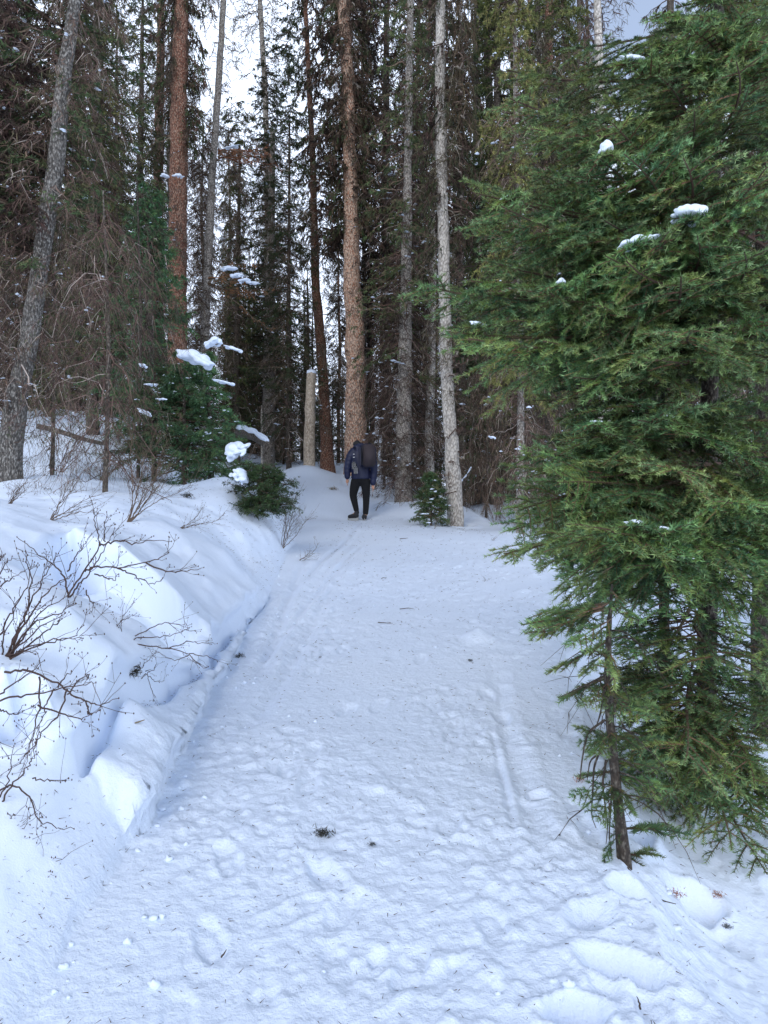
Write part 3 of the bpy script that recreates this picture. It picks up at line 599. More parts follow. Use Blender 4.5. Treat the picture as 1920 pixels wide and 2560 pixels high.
# ------------------------------------------------------------------ the big green fir and its neighbours at the right
NEED = [(.110, .200, .064), (.075, .165, .068), (.130, .220, .062), (.062, .140, .060), (.165, .235, .060)]
def bough_mesh(Lb, seed, dens=1.0, hue=0):
    """a flat spray of needle-clad twigs along +X"""
    global R
    keep = R; R = np.random.default_rng(seed)
    g = G(); K = 9; s = np.linspace(0, 1, K)
    ax = np.stack([s * Lb, .05 * Lb * np.sin(s * 4 + seed), -.16 * Lb * s ** 1.6 + .10 * Lb * s ** 3], 1)
    tubes(g, ax[None], (.011 * Lb * (1 - .8 * s))[None], 5, (.10, .07, .045), 1)
    segs = []      # (p0, p1) of needle-bearing twigs
    def at(P, t):
        f = t * (len(P) - 1); k = min(int(f), len(P) - 2); return P[k] * (1 - f + k) + P[k + 1] * (f - k), norm(P[k + 1] - P[k])
    tw = []
    t = .10
    while t < .97:
        for sgn in (-1, 1):
            if R.random() < .12: continue
            p, d = at(ax, min(.98, t + R.uniform(-.01, .01)))
            l2 = Lb * (.50 * (1 - t) ** .8 + .07) * R.uniform(.55, 1.1) * min(1, .45 + t * 2.2)
            a = R.uniform(.75, 1.1); side = np.cross([0, 0, 1.0], d) * sgn
            dd = norm(d * math.cos(a) + side * math.sin(a) + np.array([0, 0, R.normal(-.06, .16)]))
            q = np.linspace(0, 1, 5)[:, None]
            B = p + dd * l2 * q + np.array([0, 0, 1]) * (-.16 * l2 * q ** 2) + d * (.16 * l2 * q ** 2)
            tw.append((B, t))
            t2 = .22
            while t2 < .97:
                for s2 in (-1, 1):
                    if R.random() < .15: continue
                    pp, d2 = at(B, t2); l3 = l2 * (.42 * (1 - t2) + .10) * R.uniform(.6, 1.1)
                    if l3 < .025: continue
                    sd2 = norm(np.cross([0, 0, 1.0], d2)) * s2
                    d3 = norm(d2 * .75 + sd2 * .65 + np.array([0, 0, R.normal(-.02, .2)]))
                    q3 = np.linspace(0, 1, 3)[:, None]
                    tw.append((pp + d3 * l3 * q3 - np.array([0, 0, 1]) * (.15 * l3 * q3 ** 2), t + .5 * t2))
                t2 += (.060 if Lb > .7 else .045) / max(l2, .05) * (1 + .4 * R.random())
        t += (.078 if Lb > .7 else .040) / Lb * (1 + .5 * R.random())
    tw.append((ax[4:] if Lb > .7 else ax[2:], .9))
    P5 = [B for B, _ in tw if len(B) == 5]; P3 = [B for B, _ in tw if len(B) == 3]
    if P5: tubes(g, np.array(P5), np.tile(np.array([.0042, .0038, .003, .0022, .0015]), (len(P5), 1)), 3, pick([(.16, .10, .055), (.10, .065, .04)], len(P5)), 1)
    if P3: ribbons(g, np.array(P3), np.tile(np.array([.005, .004, .003]), (len(P3), 1)), pick([(.20, .13, .06), (.14, .09, .05)], len(P3)), 1)
    ps, ds, cs = [], [], []
    for B, t in tw:
        ln = np.linalg.norm(np.diff(B, axis=0), axis=1).sum(); n = int(ln * 500 * dens)
        if n < 4: continue
        inner = 0.12 if len(B) == 3 or Lb < .7 else .28
        u = R.uniform(inner if t < .5 else 0, 1.0, n); f = u * (len(B) - 1); k = np.minimum(f.astype(int), len(B) - 2); fr = (f - k)[:, None]
        p = B[k] * (1 - fr) + B[k + 1] * fr; d = norm(B[k + 1] - B[k])
        rad = R.normal(size=(n, 3)); rad[:, 2] = np.abs(rad[:, 2]) * .9 - .25; rad = norm(rad - (rad * d).sum(1, keepdims=True) * d)
        ps.append(p); ds.append(d * R.uniform(.45, .9, (n, 1)) + rad * R.uniform(.55, 1.0, (n, 1)))
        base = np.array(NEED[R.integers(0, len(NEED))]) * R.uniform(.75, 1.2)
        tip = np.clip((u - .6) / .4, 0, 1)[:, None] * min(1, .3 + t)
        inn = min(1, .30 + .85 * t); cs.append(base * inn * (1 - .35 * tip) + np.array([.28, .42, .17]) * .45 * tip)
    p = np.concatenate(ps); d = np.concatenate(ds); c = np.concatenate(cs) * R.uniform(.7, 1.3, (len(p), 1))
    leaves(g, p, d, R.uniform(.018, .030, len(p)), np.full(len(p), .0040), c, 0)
    me = g.mesh('fir_branch', [M['needles'], M['twigs']]); R = keep
    return me
BOUGH = {1.6: [bough_mesh(1.6, 1), bough_mesh(1.6, 2)], 1.1: [bough_mesh(1.1, 3), bough_mesh(1.1, 4), bough_mesh(1.1, 5)], .65: [bough_mesh(.65, 6), bough_mesh(.65, 7)], .3: [bough_mesh(.3, 8, 1.2), bough_mesh(.3, 9, 1.2)]}
rb = random.Random(3)
def bough(parent, a, b, roll=None, name='branch'):
    """a needle-clad branch from point a to tip b"""
    a = Vector(a); b = Vector(b); dv = b - a; Ln = dv.length
    size = min(BOUGH, key=lambda k: abs(math.log(k / Ln)))
    me = rb.choice(BOUGH[size]); s = Ln / size
    x = dv.normalized(); zz = Vector((0, 0, 1)) - x * x.z
    zz.normalize(); yy = zz.cross(x); m = Matrix((x, yy, zz)).transposed().to_4x4()
    # the proto's tip sags a little: cancel it so that the tip lands on b
    rot = m @ Matrix.Rotation(-math.atan(.06), 4, 'Y') @ Matrix.Rotation(rb.gauss(0, .35) if roll is None else roll, 4, 'X')
    o = link(name, me, parent); o.matrix_local = Matrix.Translation(a - parent.location) @ rot @ Matrix.Diagonal((s, s, s, 1))
    return o
def thin_fir(pix, widths, d, label, top=None):
    P = [PX(u, v, d) for u, v in pix]; base = Vector((P[0].x, d, gz(P[0].x, d))); P[0].z = base.z - .15
    r = empty('fir_tree', base, label, 'tree')
    g = G(); Q = trunk_geo(g, [p - base for p in P], [w / FPX * d / 2 for w in widths], 12, .12, flare=.15)
    link('trunk', g.mesh('trunk', [M['branch_fg']], True), r)
    return r, Q + np.array(base)
f1, q1 = thin_fir([(1567, 2225), (1562, 2153), (1558, 2086), (1550, 2011), (1540, 1930), (1524, 1880), (1517, 1800), (1511, 1705), (1516, 1560), (1530, 1460)], [40, 34, 28, 24, 24, 24, 23, 20, 14, 5], 3.0, 'thin dark fir rooted in the snow edge nearest the camera')
f2, q2 = thin_fir([(1765, 2090), (1768, 1800), (1770, 1400), (1775, 1000), (1785, 500), (1795, 0), (1800, -500)], [50, 46, 44, 40, 34, 24, 6], 4.3, 'big green fir filling the right side of the picture')
f3, q3 = thin_fir([(1655, 1905), (1668, 1750), (1664, 1600), (1655, 1400), (1650, 1100), (1660, 800)], [30, 28, 26, 24, 18, 8], 4.6, 'slim straight fir stem standing left of the big fir trunk')
f4, q4 = thin_fir([(1905, 1950), (1900, 1500), (1905, 900), (1910, 300), (1915, -200)], [44, 42, 38, 30, 10], 5.6, 'fir half cut off by the right edge of the picture')
def axis_at(Q, z): return Vector([float(np.interp(z, Q[:, 2], Q[:, i])) for i in range(2)] + [z])
# branches whose tips one can follow in the photograph
TIPS = [(1292, 160, 3.7, .25), (1285, 240, 3.6, .22), (1330, 318, 3.7, .3), (1400, 130, 4.2, .3), (1420, 350, 3.9, .35), (1315, 440, 4.0, .05), (1390, 420, 3.5, .0), (1196, 547, 3.8, -.12), (1330, 520, 3.8, -.05), (1290, 590, 4.0, -.05),
        (1052, 708, 3.8, .02), (1150, 740, 4.0, .12), (1190, 690, 3.9, .0), (1260, 660, 3.7, -.05), (1300, 790, 3.7, .15), (1243, 868, 3.8, .05), (1280, 920, 4.0, .22), (1360, 850, 3.6, .1), (1340, 1000, 4.0, .3), (1400, 960, 3.6, .2),
        (1275, 1155, 4.1, .28), (1380, 1110, 3.8, .25), (1420, 1190, 3.6, .2), (1290, 1262, 3.9, .28), (1300, 1330, 3.7, .35), (1266, 1385, 3.8, .35), (1330, 1290, 3.5, .3), (1400, 1440, 3.6, .4), (1375, 1490, 3.9, .45), (1450, 1250, 3.3, .2), (1480, 1380, 3.3, .3), (1420, 1350, 3.4, .3),
        (1560, 640, 3.3, .1), (1500, 760, 3.4, .1), (1480, 560, 3.4, .1), (1600, 900, 3.3, .2), (1540, 1080, 3.3, .2), (1660, 420, 3.3, .1), (1500, 330, 3.5, .2), (1620, 200, 3.6, .2), (1700, 300, 3.4, .2), (1670, 700, 3.2, .1), (1750, 820, 3.1, .2), (1720, 1180, 3.1, .15), (1850, 1240, 3.0, .0),
        (1640, 1540, 3.3, .45), (1560, 1500, 3.4, .4), (1460, 1420, 3.6, .3), (1600, 1240, 3.2, .2), (1830, 640, 3.1, .1), (1880, 430, 3.2, .1), (1840, 220, 3.3, .1), (1720, 60, 3.6, .2), (1590, 110, 4.1, .2), (1650, 30, 4.0, .2), (1700, 130, 3.7, .2), (1800, 40, 3.7, .2), (1880, 90, 3.6, .2), (1760, -10, 4.0, .2)]
for (u, v, d, up) in TIPS:
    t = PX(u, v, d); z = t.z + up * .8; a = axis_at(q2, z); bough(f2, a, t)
for (u, v, d, up, Q, f) in [(1325, 1558, 3.3, .10, q1, f1), (1328, 1590, 3.2, .16, q1, f1), (1366, 1680, 3.1, .14, q1, f1), (1340, 1530, 3.5, .1, q1, f1), (1400, 1745, 3.2, .12, q1, f1), (1425, 1620, 2.9, .1, q1, f1), (1600, 1560, 2.8, .1, q1, f1), (1440, 1480, 3.0, .1, q1, f1),
                            (1432, 1815, 3.0, -.05, q1, f1), (1440, 1862, 3.1, .06, q1, f1), (1425, 2000, 3.0, .07, q1, f1), (1455, 1935, 3.2, .08, q1, f1), (1500, 2165, 2.95, .12, q1, f1), (1620, 2120, 3.2, .05, q1, f1), (1660, 1850, 2.9, -.02, q1, f1), (1690, 1900, 3.05, .0, q1, f1), (1480, 1890, 2.85, .05, q1, f1), (1460, 1770, 2.9, .08, q1, f1), (1610, 1800, 2.8, .06, q1, f1), (1590, 2040, 2.85, .06, q1, f1), (1640, 1760, 3.2, .06, q1, f1), (1500, 2060, 2.85, .08, q1, f1), (1680, 1980, 3.0, .06, q1, f1), (1450, 1690, 2.9, .08, q1, f1), (1545, 1700, 2.75, .06, q1, f1), (1640, 1950, 3.1, .05, q1, f1),
                            (1650, 2060, 3.3, .1, q1, f1), (1700, 1780, 3.6, .1, q3, f3), (1560, 1700, 4.2, .1, q3, f3), (1590, 1500, 4.3, .1, q3, f3), (1480, 1300, 4.4, .2, q3, f3), (1500, 1150, 4.5, .2, q3, f3), (1480, 950, 4.3, .2, q3, f3), (1790, 1500, 4.2, .2, q3, f3)]:
    t = PX(u, v, d); z = t.z + up; a = axis_at(Q, z); bough(f, a, t)
# lower branches sweeping across the snow at the right
for (u, v, d, up) in [(1650, 1900, 3.6, .12), (1560, 1880, 3.6, .2), (1700, 2000, 3.5, .25), (1640, 2010, 3.6, .28), (1800, 2120, 3.4, .35), (1890, 2185, 3.3, .4), (1780, 1960, 3.4, .2), (1560, 2080, 3.7, .35), (1860, 1980, 3.3, .2), (1900, 1800, 3.3, .0), (1640, 1740, 3.5, .1), (1580, 1640, 3.5, .15), (1760, 1660, 3.2, .05), (1600, 1840, 4.0, .1), (1830, 1900, 3.8, .2), (1900, 2060, 3.5, .2), (1620, 1930, 3.4, .25), (1720, 2100, 3.6, .3), (1690, 1900, 3.3, .15)]:
    t = PX(u, v, d); z = max(t.z + up, q2[1, 2]); bough(f2, axis_at(q2, z), t)
# the rest of each crown, whorl by whorl
def whorls(f, Q, z0, z1, n, L0, L1, arc=(0, 6.283)):
    for i in range(n):
        z = z0 + (z1 - z0) * i / n; z = z0 + round((z - z0) / .36) * .36 + rb.gauss(0, .03); t = (z - z0) / (z1 - z0); a = rb.uniform(*arc); l = (L0 + (L1 - L0) * t) * rb.uniform(.5, 1.15)
        b = axis_at(Q, z); t_ = b + Vector((math.cos(a) * l, math.sin(a) * l, -l * rb.uniform(-.02, .35)))
        pu, pv = 960 + t_.x / t_.y * FPX, 1280 - (t_.z - CAMZ) / t_.y * FPX
        if (pu < 1600 and pv < 110) or pu < 1330: continue      # this side of the tree is thin
        bough(f, b, t_)
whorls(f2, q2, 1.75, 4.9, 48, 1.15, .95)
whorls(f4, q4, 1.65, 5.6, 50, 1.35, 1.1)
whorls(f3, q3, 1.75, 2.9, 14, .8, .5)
# bare dead twigs low on the stems
def bare_twigs(f, Q, z0, z1, n, Ls, droop, r=.006, mat='branch_fg', name='dead_branches', arc=(0, 6.283)):
    g = G(); P = []; Rd = []
    for i in range(n):
        z = rb.uniform(z0, z1); b = axis_at(Q, z) - f.location; a = rb.uniform(*arc); l = Ls * rb.uniform(.35, 1.1); dr = droop * rb.uniform(.5, 1.4)
        pts = []; wx = wy = wz = 0
        for k in range(7):
            s = k / 6; pts.append((b.x + math.cos(a + wx) * l * s, b.y + math.sin(a + wx) * l * s, b.z + l * (.25 * s - dr * s * s) + wz)); wx += rb.gauss(0, .14); wz += rb.gauss(0, .02) * l
        P.append(pts); Rd.append([r * (1 - .8 * k / 6) * rb.uniform(.6, 1.2) for k in range(7)])
        for j in range(5):
            k = rb.randrange(1, 6); p0 = Vector(pts[k]); dv = Vector((rb.gauss(0, .6), rb.gauss(0, .6), rb.gauss(-.3, .4))).normalized() * l * .35 * rb.random()
            P.append([tuple(p0 + dv * (m / 6) + Vector((0, 0, -.05 * l * (m / 6) ** 2))) for m in range(7)]); Rd.append([r * .4 * (1 - .7 * m / 6) for m in range(7)])
    tubes(g, P, Rd, 4); link(name, g.mesh(name, [M[mat]], True), f)
bare_twigs(f1, q1, .45, 1.25, 22, .34, 1.1, .0038)
bare_twigs(f2, q2, .45, 1.9, 46, 1.0, .55, .006)
bare_twigs(f3, q3, .5, 1.7, 26, .7, .5, .006)
bare_twigs(f4, q4, .5, 1.9, 34, 1.2, .5, .008)
# the drooping roots and long twig at the foot of the nearest stem
def px_stems(f, lines, d, r, mat, name):
    for ln in lines:
        P = np.array([list(PX(u, v, (d[i] if isinstance(d, (list, tuple)) else d)) - f.location) for i, (u, v) in enumerate(ln)])
        t0 = np.linspace(0, 1, len(P)); t = np.linspace(0, 1, max(8, len(P) * 4)); Q = np.stack([np.interp(t, t0, P[:, i]) for i in range(3)], 1)
        for _ in range(2): Q[1:-1] = (Q[:-2] + 2 * Q[1:-1] + Q[2:]) / 4
        g = G(); tubes(g, Q[None], (r * (1 - .75 * t))[None], 5); link(name, g.mesh(name, [M[mat]], True), f)
px_stems(f1, [[(1567, 2170), (1600, 2205), (1650, 2250), (1690, 2260)], [(1570, 2180), (1590, 2215), (1625, 2270), (1670, 2320), (1705, 2370)], [(1572, 2190), (1600, 2240), (1603, 2278)], [(1600, 2210), (1625, 2270), (1628, 2300)]], 2.95, .006, 'branch_fg', 'dead_branch')
px_stems(f1, [[(1507, 1860), (1484, 1915), (1482, 1975), (1478, 2040), (1490, 2070)], [(1513, 1800), (1468, 1830), (1455, 1900), (1450, 1950), (1445, 1955)], [(1515, 1900), (1505, 1960), (1520, 2060), (1515, 2110)], [(1505, 1880), (1475, 1900), (1468, 1950)], [(1520, 1760), (1548, 1790), (1562, 1825), (1640, 1850)], [(1510, 1720), (1500, 1790), (1485, 1830)], [(1530, 1920), (1528, 2000), (1522, 2090), (1530, 2130)], [(1512, 1690), (1440, 1725), (1395, 1745)]], 3.0, .0055, 'branch_fg', 'dead_branch')

# ------------------------------------------------------------------ snow lumps on branches
def lump_mesh(w, d, h, seed, n=2):
    rs = random.Random(seed); g = G()
    for k in range(n):
        cx, cy, cz = (0, 0, 0) if k == 0 else (rs.uniform(-.35, .35) * w, rs.uniform(-.3, .3) * d, rs.uniform(-.2, .12) * h)
        sc = 1 if k == 0 else rs.uniform(.4, .7)
        nu, nv = 16, 10; th = np.linspace(0, 2 * math.pi, nu, endpoint=False); ph = np.linspace(-math.pi / 2, math.pi / 2, nv)
        T, Pp = np.meshgrid(th, ph); nz = 1 + .30 * vn(T * 1.2 + seed, Pp * 2 + k * 5, seed) * np.cos(Pp) + .18 * vn(T * 2.9 + seed, Pp * 4, seed + 3) * np.cos(Pp)
        z = np.sin(Pp); z = np.where(z < 0, z * .45, z)
        V = np.stack([cx + np.cos(T) * np.cos(Pp) * w / 2 * sc * nz, cy + np.sin(T) * np.cos(Pp) * d / 2 * sc * nz, cz + z * h / 2 * sc * nz], -1).reshape(-1, 3)
        i = np.arange(nv - 1)[:, None] * nu; s = np.arange(nu)[None, :]; b = (s + 1) % nu
        g.add(V, np.stack([i + s, i + b, i + nu + b, i + nu + s], -1).reshape(-1, 4))
    return g.mesh('snow_clump', [M['snow_clump']], True)
def fused(name, g, mats, parent, vox=.011, smooth=4):
    me = g.mesh(name + '_tmp', mats, True); o = bpy.data.objects.new(name + '_tmp', me); C.objects.link(o)
    r = o.modifiers.new('r', 'REMESH'); r.mode = 'VOXEL'; r.voxel_size = vox; s = o.modifiers.new('s', 'SMOOTH'); s.iterations = smooth; s.factor = .5
    dg = bpy.context.evaluated_depsgraph_get(); dg.update(); m2 = bpy.data.meshes.new_from_object(o.evaluated_get(dg)); bpy.data.objects.remove(o)
    m2.name = name; m2.materials.clear(); m2.materials.append(mats[0])
    m2.polygons.foreach_set('use_smooth', np.ones(len(m2.polygons), bool)); m2.update()
    return link(name, m2, parent)
def blob(g, c, r, seed):
    nu, nv = 12, 8; th = np.linspace(0, 2 * math.pi, nu, endpoint=False); ph = np.linspace(-math.pi / 2, math.pi / 2, nv); T, Pp = np.meshgrid(th, ph)
    k = 1 + .35 * vn(np.cos(T) * 2 + seed, np.sin(T) * 2 + Pp, seed) * np.cos(Pp)
    V = np.stack([np.cos(T) * np.cos(Pp) * r[0] * k, np.sin(T) * np.cos(Pp) * r[1] * k, np.sin(Pp) * r[2]], -1).reshape(-1, 3) + np.array(c)
    i = np.arange(nv - 1)[:, None] * nu; s = np.arange(nu)[None, :]; b = (s + 1) % nu
    g.add(V, np.stack([i + s, i + b, i + nu + b, i + nu + s], -1).reshape(-1, 4))
LUMPS = []
def snow_lump(u, v, d, wpx, hpx, label, tilt=0.0, n=3, depth=None):
    """a lump that has slumped along its branch: a chain of uneven blobs grown together, flat below"""
    k = d / FPX; w, h = wpx * k, hpx * k; rs = random.Random(int(u * 3 + v)); g = G(); m = min(6, 2 + n); big = max(w, h); dp = depth or min(w, h) * .9 + .2 * big
    for i in range(m):
        t = (i + .5) / m - .5; e = math.sqrt(max(.08, 1 - (2 * t) ** 2)); rz = h * .34 * e * rs.uniform(.5, 1.05); rx = w / m * rs.uniform(.9, 1.7)
        blob(g, (t * w * .9, rs.uniform(-.25, .25) * dp, rz * .35 + rs.uniform(-.12, .12) * h), (rx, dp * .5 * e * rs.uniform(.7, 1.1), rz), i + int(u))
    for i in range(4 * n):      # crumbling edges
        a = rs.uniform(0, 6.28); q = big * rs.uniform(.05, .11); blob(g, (math.cos(a) * w * .44, math.sin(a) * dp * .5, rs.uniform(-.25, .1) * h), (q * 1.5, q * 1.3, q * .8), i)
    o = fused('snow_clump', g, [M['snow_clump']], None, max(.004, big / 30), 3)
    o.location = PX(u, v, d); o.rotation_euler = (0, tilt, rs.uniform(-.4, .4)); LUMPS.append((u, v, d, wpx, hpx, tilt)); return tag(o, label, 'snow clump', 'snow clumps caught on branches')
for a in [(1722, 538, 3.35, 78, 62, 'largest snow clump high on the big green fir', .1, 4), (1595, 605, 3.3, 90, 36, 'long snow clump just below the largest one on the big green fir', -.25, 3), (1517, 372, 3.5, 34, 58, 'upright snow clump in the upper part of the green fir', -.6, 3), (1590, 1308, 3.0, 52, 18, 'flat snow patch on the fir branch low on the right', .1, 3), (1655, 1320, 3.0, 50, 12, 'second flat snow patch, right along the same fir branch', .1, 3), (1195, 812, 3.7, 36, 18, 'small snow clump near the left end of a long fir branch', .3, 2),
          (1400, 708, 3.5, 24, 24, 'round snow clump among the middle fir branches', 0, 2), (1492, 1055, 3.5, 28, 18, 'snow clump on the fir in front of the pale speckled trunk', .1, 2), (1672, 1042, 3.4, 26, 22, 'snow clump deep in the dark middle of the big fir', .1, 2), (1715, 1396, 3.0, 40, 14, 'snow patch beneath the two flat ones on the low fir branches', .05, 2), (1585, 150, 3.9, 60, 22, 'snow on the highest fir bough beneath the patch of blue sky', .1, 3),
          (490, 897, 11.2, 88, 42, 'biggest snow clump on top of the young fir on the bank', .35, 5), (533, 857, 11.3, 42, 30, 'snow clump on the young fir, above the biggest one', -.3, 3), (585, 873, 11.4, 40, 12, 'thin snow streak on the young fir right of the top clump', .3, 2), (560, 955, 11.2, 50, 10, 'low snow streak on the right-hand boughs of the young fir', .2, 3), (377, 962, 11.2, 28, 12, 'small snow patch on the left boughs of the young fir', 0, 2), (405, 998, 11.0, 24, 10, 'snow patch on a low bough at the left of the young fir', 0, 2), (362, 1030, 11.0, 38, 14, 'snow slab on the lowest left bough of the young fir', .4, 2), (357, 915, 11.0, 18, 12, 'tiny snow clump on the upper left boughs of the young fir', .2, 2),
          (594, 1125, 10.6, 60, 62, 'rounded snow cap leaning over the dark bush on the bank', -.5, 5), (600, 1190, 10.4, 44, 50, 'snow mass hugging the left side of the dark bush', .6, 4),
          (572, 672, 19, 32, 22, 'leftmost snow clump on the rusty dead bough', 0, 2), (592, 690, 19, 30, 18, 'middle snow clump on the rusty dead bough', 0, 2), (612, 703, 19, 28, 14, 'lower snow clump on the rusty dead bough', 0, 2), (632, 708, 19, 26, 13, 'rightmost snow clump on the rusty dead bough', .2, 2), (580, 368, 20, 34, 8, 'snow on the rusty bough high in the bright gap', 0, 2), (1262, 495, 3.6, 28, 8, 'curled snow streak left of the big fir clumps', -.3, 2),
          (412, 441, 19.5, 20, 12, 'left one of two snow dabs across the red trunk', 0, 2), (446, 441, 19.5, 22, 12, 'right one of two snow dabs across the red trunk', 0, 2), (1230, 1093, 13.5, 18, 12, 'snow clump on the twigs low in the brown thicket', .3, 2), (1322, 1019, 13.4, 12, 8, 'tiny snow dab on the slim grey trunk', 0, 1)]:
    snow_lump(*a)
for (u, v, d, wpx, hpx, tilt) in LUMPS:            # the boughs that carry the lumps on the big fir
    if u > 1180 and d < 4.2:
        k = d / FPX; t = PX(u - wpx * .75 - 20, v + hpx * .35 + 10, d - .03); bough(f2, axis_at(q2, t.z + .12), t)
        t = PX(u - wpx * .1, v + hpx * .6 + 12, d - .12); bough(f2, axis_at(q2, t.z + .05) , t)
        for q in (-.35, .3): bough(f2, PX(u + wpx * (q + .9), v + hpx * .15, d + .22), PX(u + wpx * q, v + hpx * .25, d - .10), name='branch')
def snow_dabs(f, pts, d, size):
    """small dabs of snow of one tree, joined"""
    g = G()
    for i, p in enumerate(pts):
        m_ = lump_mesh(size * rb.uniform(.5, 1.3), size * rb.uniform(.5, 1.1), size * .45, i % 7, 1)
        n = len(m_.vertices); v = np.empty(n * 3, np.float32); m_.vertices.foreach_get('co', v)
        nu = 16; nv = 10; ii = np.arange(nv - 1)[:, None] * nu; s = np.arange(nu)[None, :]; b = (s + 1) % nu
        g.add(v.reshape(-1, 3) + np.array(p), np.stack([ii + s, ii + b, ii + nu + b, ii + nu + s], -1).reshape(-1, 4)); bpy.data.meshes.remove(m_)
    return tag(link('snow', g.mesh('snow', [M['snow_clump']], True), f), kind='stuff')

# ------------------------------------------------------------------ young conifers
def young(name, u, v, d, H, wid, label, cols, nb, twigs=13, leaf=16, tl=.30, ll=.035, lw=.010, dabs=0, lean=0, elev=.05, droop=.25):
    b = PX(u, v, d); b.z = gz(b.x, d); r = empty(name, b, label, 'tree'); g = G()
    tubes(g, [[(0, 0, -.3), (lean * .3, 0, H * .5), (lean, 0, H)]], [[.05 * H / 2, .035 * H / 2, .005]], 8, (.10, .075, .055), 1)
    link('trunk', g.mesh('trunk', [M['crown'], M['bark_dark']], True), r)
    g = G(); P, TP = crown_geo(g, .12 * H, H * .97, nb, wid, wid * (.7 if 'bush' in name else .18), elev, droop, twigs, tl, .005, leaf, ll, lw, .15, cols, BRN, .012)
    o = link('crown', g.mesh('crown', CM), r); 
    for vv in o.data.vertices: vv.co.x += lean * max(0, vv.co.z) / H
    if dabs:
        idx = [rb.randrange(len(TP)) for _ in range(dabs)]
        snow_dabs(r, [TP[i, 1] + np.array([lean * TP[i, 1, 2] / H, 0, .005]) + R.normal(0, .03, 3) * [1, 1, .3] for i in idx for _ in range(3)], d, .07 if H < 1.2 else .042)
    return r
young('young_fir', 460, 1135, 12, 1.95, 1.15, 'bushy young green fir with snow on its boughs atop the left bank', FIRG, 110, 15, 18, .42, .045, .013, 50)
young('young_fir', 530, 1120, 12.3, 2.25, .8, 'taller young fir crowding the right side of the snowy young fir', FIRG, 90, 13, 18, .36, .045, .013, 34, -.12)
young('young_fir', 385, 1110, 12.2, 1.9, .95, 'young fir crowding the left side of the snowy young fir', FIRG, 90, 13, 18, .40, .045, .013, 34)
young('spruce_bush', 640, 1240, 10.7, 0.72, .60, 'dark green bush half buried in the bank beside the path', [(.035, .075, .022), (.045, .085, .025), (.03, .055, .02)], 90, 13, 18, .26, .035, .011, 0, .12, .1, .25)
young('small_spruce', 1078, 1288, 15.5, 1.08, .52, 'small snow-dusted spruce between the path and the pale grey trunk', DARKG + DARKG + [(.05, .10, .045)], 80, 12, 16, .26, .05, .016, 30)
# green fir bough mass at the left, in front of the wood
young('young_spruce', 372, 1080, 14.5, 5.2, 1.25, 'bluish green young spruce standing left of the red-barked trunk', FIRG, 210, 14, 15, .5, .07, .022, 40)
# thin dead sapling in the tangle on the bank
def dead_sapling(u, v, d, H, label, nb=70, Ln=.9, name='dead_sapling', w=.03, hang=.9, tw=.005):
    b = PX(u, v, d); b.z = gz(b.x, d); r = empty(name, b, label, 'tree'); g = G()
    trunk_geo(g, [Vector((0, 0, -.2)), Vector((.05, 0, H * .5)), Vector((-.02, 0, H))], [w, w * .8, w * .3], 8); link('trunk', g.mesh('trunk', [M['bark_dark']], True), r)
    g = G(); crown_geo(g, .35, H * .95, nb, Ln, Ln * .8, -.1, .95, 20, .34, tw, 2, .08, .007, hang, DARKG + LICH, GREYTW + BRN + BRN, .0045, wander=.3); link('dead_branches', g.mesh('dead_branches', CM), r)
    return r
dead_sapling(262, 1215, 9.2, 3.6, 'thin dead sapling with drooping grey twigs in the tangle on the left bank', 110, 1.1)
dead_sapling(130, 1120, 10.8, 4.2, 'bare twiggy dead sapling just right of the leaning spruce', 110, 1.2)
dead_sapling(345, 1090, 12.6, 5.0, 'bare twiggy dead sapling behind the snowy young fir', 110, 1.2)
dead_sapling(1215, 1262, 18, 5.5, 'shaggy dead sapling right of the curving pale trunk', 130, .9, hang=1.3, tw=.011)
dead_sapling(1345, 1275, 17, 5.5, 'shaggy brown dead sapling between the two slim trunks at the forest edge', 130, 1.0, hang=1.3, tw=.011)
dead_sapling(960, 1205, 20.5, 4.5, 'tangled dead sapling behind the hiker at the right', 100, .9, hang=1.2, tw=.012)
# rusty dead boughs
def rusty(u, v, d, Ln, ang, label):
    b = PX(u, v, d); r = empty('rusty_bough', b, label, 'branch'); g = G()
    crown_geo(g, -.12, .12, 7, Ln, Ln * .8, .10, .45, 20, .32, .010, 7, .07, .022, .35, RUST, RUST + BRN, .018, arc=(ang - .35, ang + .35)); link('twigs', g.mesh('twigs', CM), r); return r
rusty(520, 700, 20.2, 1.9, -.1, 'rusty brown dead bough carrying snow clumps left of centre')
rusty(545, 385, 20.6, 1.5, -.1, 'orange-brown dead bough high in the bright gap')

# ------------------------------------------------------------------ stump, log
b = PX(772, 1178, 22); b.z = gz(b.x, 22)
st = empty('cut_stump', b, 'tall pale peeled stump with a flat snow-capped top left of the hiker', 'stump')
g = G(); top = PX(779, 932, 22) - b; trunk_geo(g, [Vector((0, 0, -.4)), Vector((.02, 0, 1.3)), top], [.175, .150, .130], 20, .11, flare=.12); link('trunk', g.mesh('trunk', [M['stump']], True), st)
link('snow_cap', lump_mesh(.28, .27, .20, 5, 1), st, top + Vector((0, 0, .0)))
g = G(); tubes(g, [[tuple(top + Vector((.10, -.05, -.35))), tuple(top + Vector((.2, -.1, -.40))), tuple(top + Vector((.30, -.1, -.36)))], [tuple(top + Vector((.10, -.05, -.62))), tuple(top + Vector((.2, -.1, -.7))), tuple(top + Vector((.27, -.1, -.86)))]], [[.015, .01, .005]] * 2, 5); link('branch_stub', g.mesh('branch_stub', [M['stump']], True), st)
